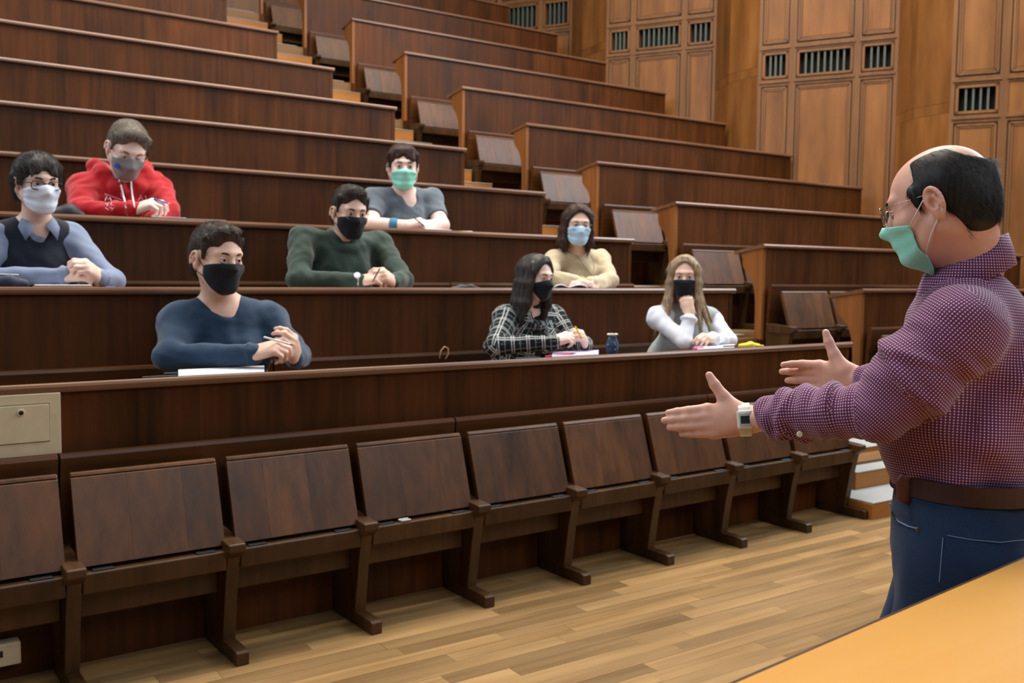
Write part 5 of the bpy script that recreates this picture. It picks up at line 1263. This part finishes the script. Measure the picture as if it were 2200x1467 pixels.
# standing pencil case
p0 = desk_pt(1, 1315, .06); h = .095; F = Field(); F.chain([p0+UPZ*.026, p0+UPZ*.055, p0+UPZ*h*.95], [.030, .029, .022], k=.012, tag=1); F.ell(p0-UPZ*.05, np.array([.1, .1, .052]), None, k=.004, sub=True)
r = empty('pencil_case', tuple(p0)); tag(r, 'blue patterned standing pencil case between the two women in front', 'pencil case')
m, nt, b_ = new_mat('case_print'); tc = node(nt, 'ShaderNodeTexCoord'); v = node(nt, 'ShaderNodeTexVoronoi'); v.inputs['Scale'].default_value = 70; nt.links.new(tc.outputs['Object'], v.inputs['Vector'])
nt.links.new(ramp(nt, v.outputs[0], [(.12, srgb(196, 206, 214)), (.22, srgb(62, 92, 130)), (.5, srgb(34, 52, 84))]), b_.inputs['Base Color']); b_.inputs['Roughness'].default_value = .7
V, Q, l = F.mesh(.003); to_object('body', relax(V, Q, 1), Q, 'case_print', r)
MB().tube([p0+UPZ*(h+.012)+.024*(nrm(CR)*math.cos(a)+nrm(FW*np.array([1, 1, 0]))*math.sin(a)) for a in np.linspace(0, 2*math.pi, 21)], .0045, 8, cap=False).build('rim', 'cream', r, smooth=True)
for dx, l_ in ((-.008, .035), (.006, .022)): MB().tube([p0+UPZ*h+CR*dx, p0+UPZ*(h+l_)+CR*dx*1.5], .0035, 8).build('pencil', 'case_black', r)
slab('notebook', 'paper', 1, (1498, 1578), .006, .12, .007, 'white notebook before the fair-haired woman', 'notebook', rise=.024)
slab('folder', 'cover_grey', 1, (1553, 1581), .012, .12, .010, 'grey folded card beside the white notebook in the front row', 'folder', lift=.008)
p = [desk_pt(1, 1490, .02, .010), desk_pt(1, 1520, .02, .010)]; r = empty('highlighter', tuple(p[0])); tag(r, 'pink highlighter beside the white notebook', 'pen'); MB().tube([p[0], p[0]*.35+p[1]*.65], .009, 12).build('barrel', 'pink', r); MB().tube([p[0]*.35+p[1]*.65, p[1]], .0085, 12).build('cap', 'paper', r)
o = blob('pencil_pouch', 'case_yellow', 1, ((1590, .05, .014), (1612, .05, .016), (1630, .05, .012)), [.012, .017, .010], 'flat yellow pencil pouch at the right of the front desk', 'pencil pouch', flat=1)
pen(desk_pt(1, 1622, .04, .012), desk_pt(1, 1643, .03, .006), 'case_yellow', 'green-tipped pen beside the yellow pouch')
# strap loop of a bag on the front bench
pts = [desk_pt(1, px, .33)+UPZ*z for px, z in ((944, .05), (947, .085), (955, .105), (962, .095), (963, .07), (957, .045))]
tag(MB().tube(pts, .0035, 8).build('bag_strap', 'strap_tan', None, smooth=True), 'tan loop of a bag strap sticking up behind the front desk', 'strap')
# second row
o = blob('pouch', 'case_navy', 2, ((-20, .06, .030), (20, .06, .032), (52, .06, .024)), [.030, .032, .022], 'navy pouch with a white zip at the left picture edge', 'pouch', flat=1)
MB().tube([desk_pt(2, -5, .045, .062), desk_pt(2, 40, .045, .060)], .0022, 6).build('zip', 'paper', o)
slab('notebook', 'paper', 2, (74, 196), .012, .16, .006, 'open notebook before the man in the navy vest', 'notebook', lift=.008); slab('notebook_cover', 'cover_brown', 2, (70, 200), .010, .17, .008, 'brown cover beneath the notebook of the man in the vest', 'notebook cover')
pen(desk_pt(2, 228, .03, .006), desk_pt(2, 250, .02, .005), 'valve_blue', 'blue pen beside the folded hands in the second row')
pen(desk_pt(2, 292, .08, .007), desk_pt(2, 352, .07, .007), 'black_plastic', 'thick black pen lying alone on the second desk', r=.008)
slab('paper_sheet', 'paper', 2, (742, 800), .008, .12, .003, 'white sheet before the man in the green sweater', 'paper')
blob('scarf', 'bag_dark', 2, ((972, .08, .010), (990, .10, .016), (1012, .07, .014), (1034, .09, .008)), [.012, .018, .017, .009], 'dark crumpled scarf lying on the second desk', 'scarf', flat=1)
r = empty('open_book', tuple(desk_pt(2, 1225, .06))); tag(r, 'open book before the woman in the beige sweater', 'book')
for a, b, s_ in ((1190, 1222, 1), (1222, 1262, -1)):
    G = []
    for bb in np.linspace(.012, .16, 5): G.append([desk_pt(2, a+(b-a)*t, bb)+UPZ*(.004+.016*math.sin(math.pi*(t if s_ > 0 else 1-t)**.8)) for t in np.linspace(0, 1, 9)])
    sheet('pages', np.array(G), 'paper', r, .006)
slab('cover', 'cover_navy', 2, (1188, 1264), .008, .165, .003, '', '', parent=r)
slab('paper_sheet', 'paper', 2, (1266, 1332), .008, .12, .003, 'white sheets beside the open book in the second row', 'paper')
# third row
blob('shoulder_bag', 'bag_dark', 3, ((118, .14, .035), (150, .14, .045), (172, .14, .028)), [.034, .042, .028], 'dark soft bag on the third desk behind the man in the vest', 'bag', flat=1)
r = empty('tablet', tuple(desk_pt(3, 400, .05))); tag(r, 'grey tablet with white paper before the man in the red hoodie', 'tablet'); slab('cover', 'cover_grey', 3, (330, 486), .006, .17, .009, '', '', parent=r); slab('sheet', 'paper', 3, (325, 400), .006, .12, .003, '', '', lift=.0095, parent=r)
slab('notebook', 'cover_navy', 3, (932, 976), .006, .12, .006, 'blue notebook before the man in the grey t-shirt', 'notebook'); slab('paper_sheet', 'paper', 3, (918, 970), .010, .13, .005, 'white pages on the blue notebook in the third row', 'paper', lift=.006)
pen(desk_pt(3, 978, .03, .006), desk_pt(3, 1020, .02, .006), 'frame_steel', 'grey pen right of the blue notebook'); pen(desk_pt(3, 972, .06, .006), desk_pt(3, 1000, .05, .006), 'black_plastic', 'black pen right of the blue notebook')
# seats let down under the students
def under(k, px, label):
    p = rowpt(k, px, 700, .6); T = frame('L', k+1); y = RY(k+1); c = (p[0]-XE(y))
    seat(T, c-.25, c+.25, PZ(k), label, 'let down seats of the students', down=True)
    for q in (-.25, .25): pass
for k, px, w in ((1, 470, 'the man in the blue sweater'), (1, 1140, 'the woman in the checked jacket'), (1, 1470, 'the fair-haired woman'), (2, 75, 'the man in the navy vest'), (2, 740, 'the man in the green sweater'), (2, 1240, 'the woman in beige'), (3, 265, 'the man in the red hoodie'), (3, 866, 'the man in the grey t-shirt')):
    under(k, px, 'wooden seat let down under '+w)
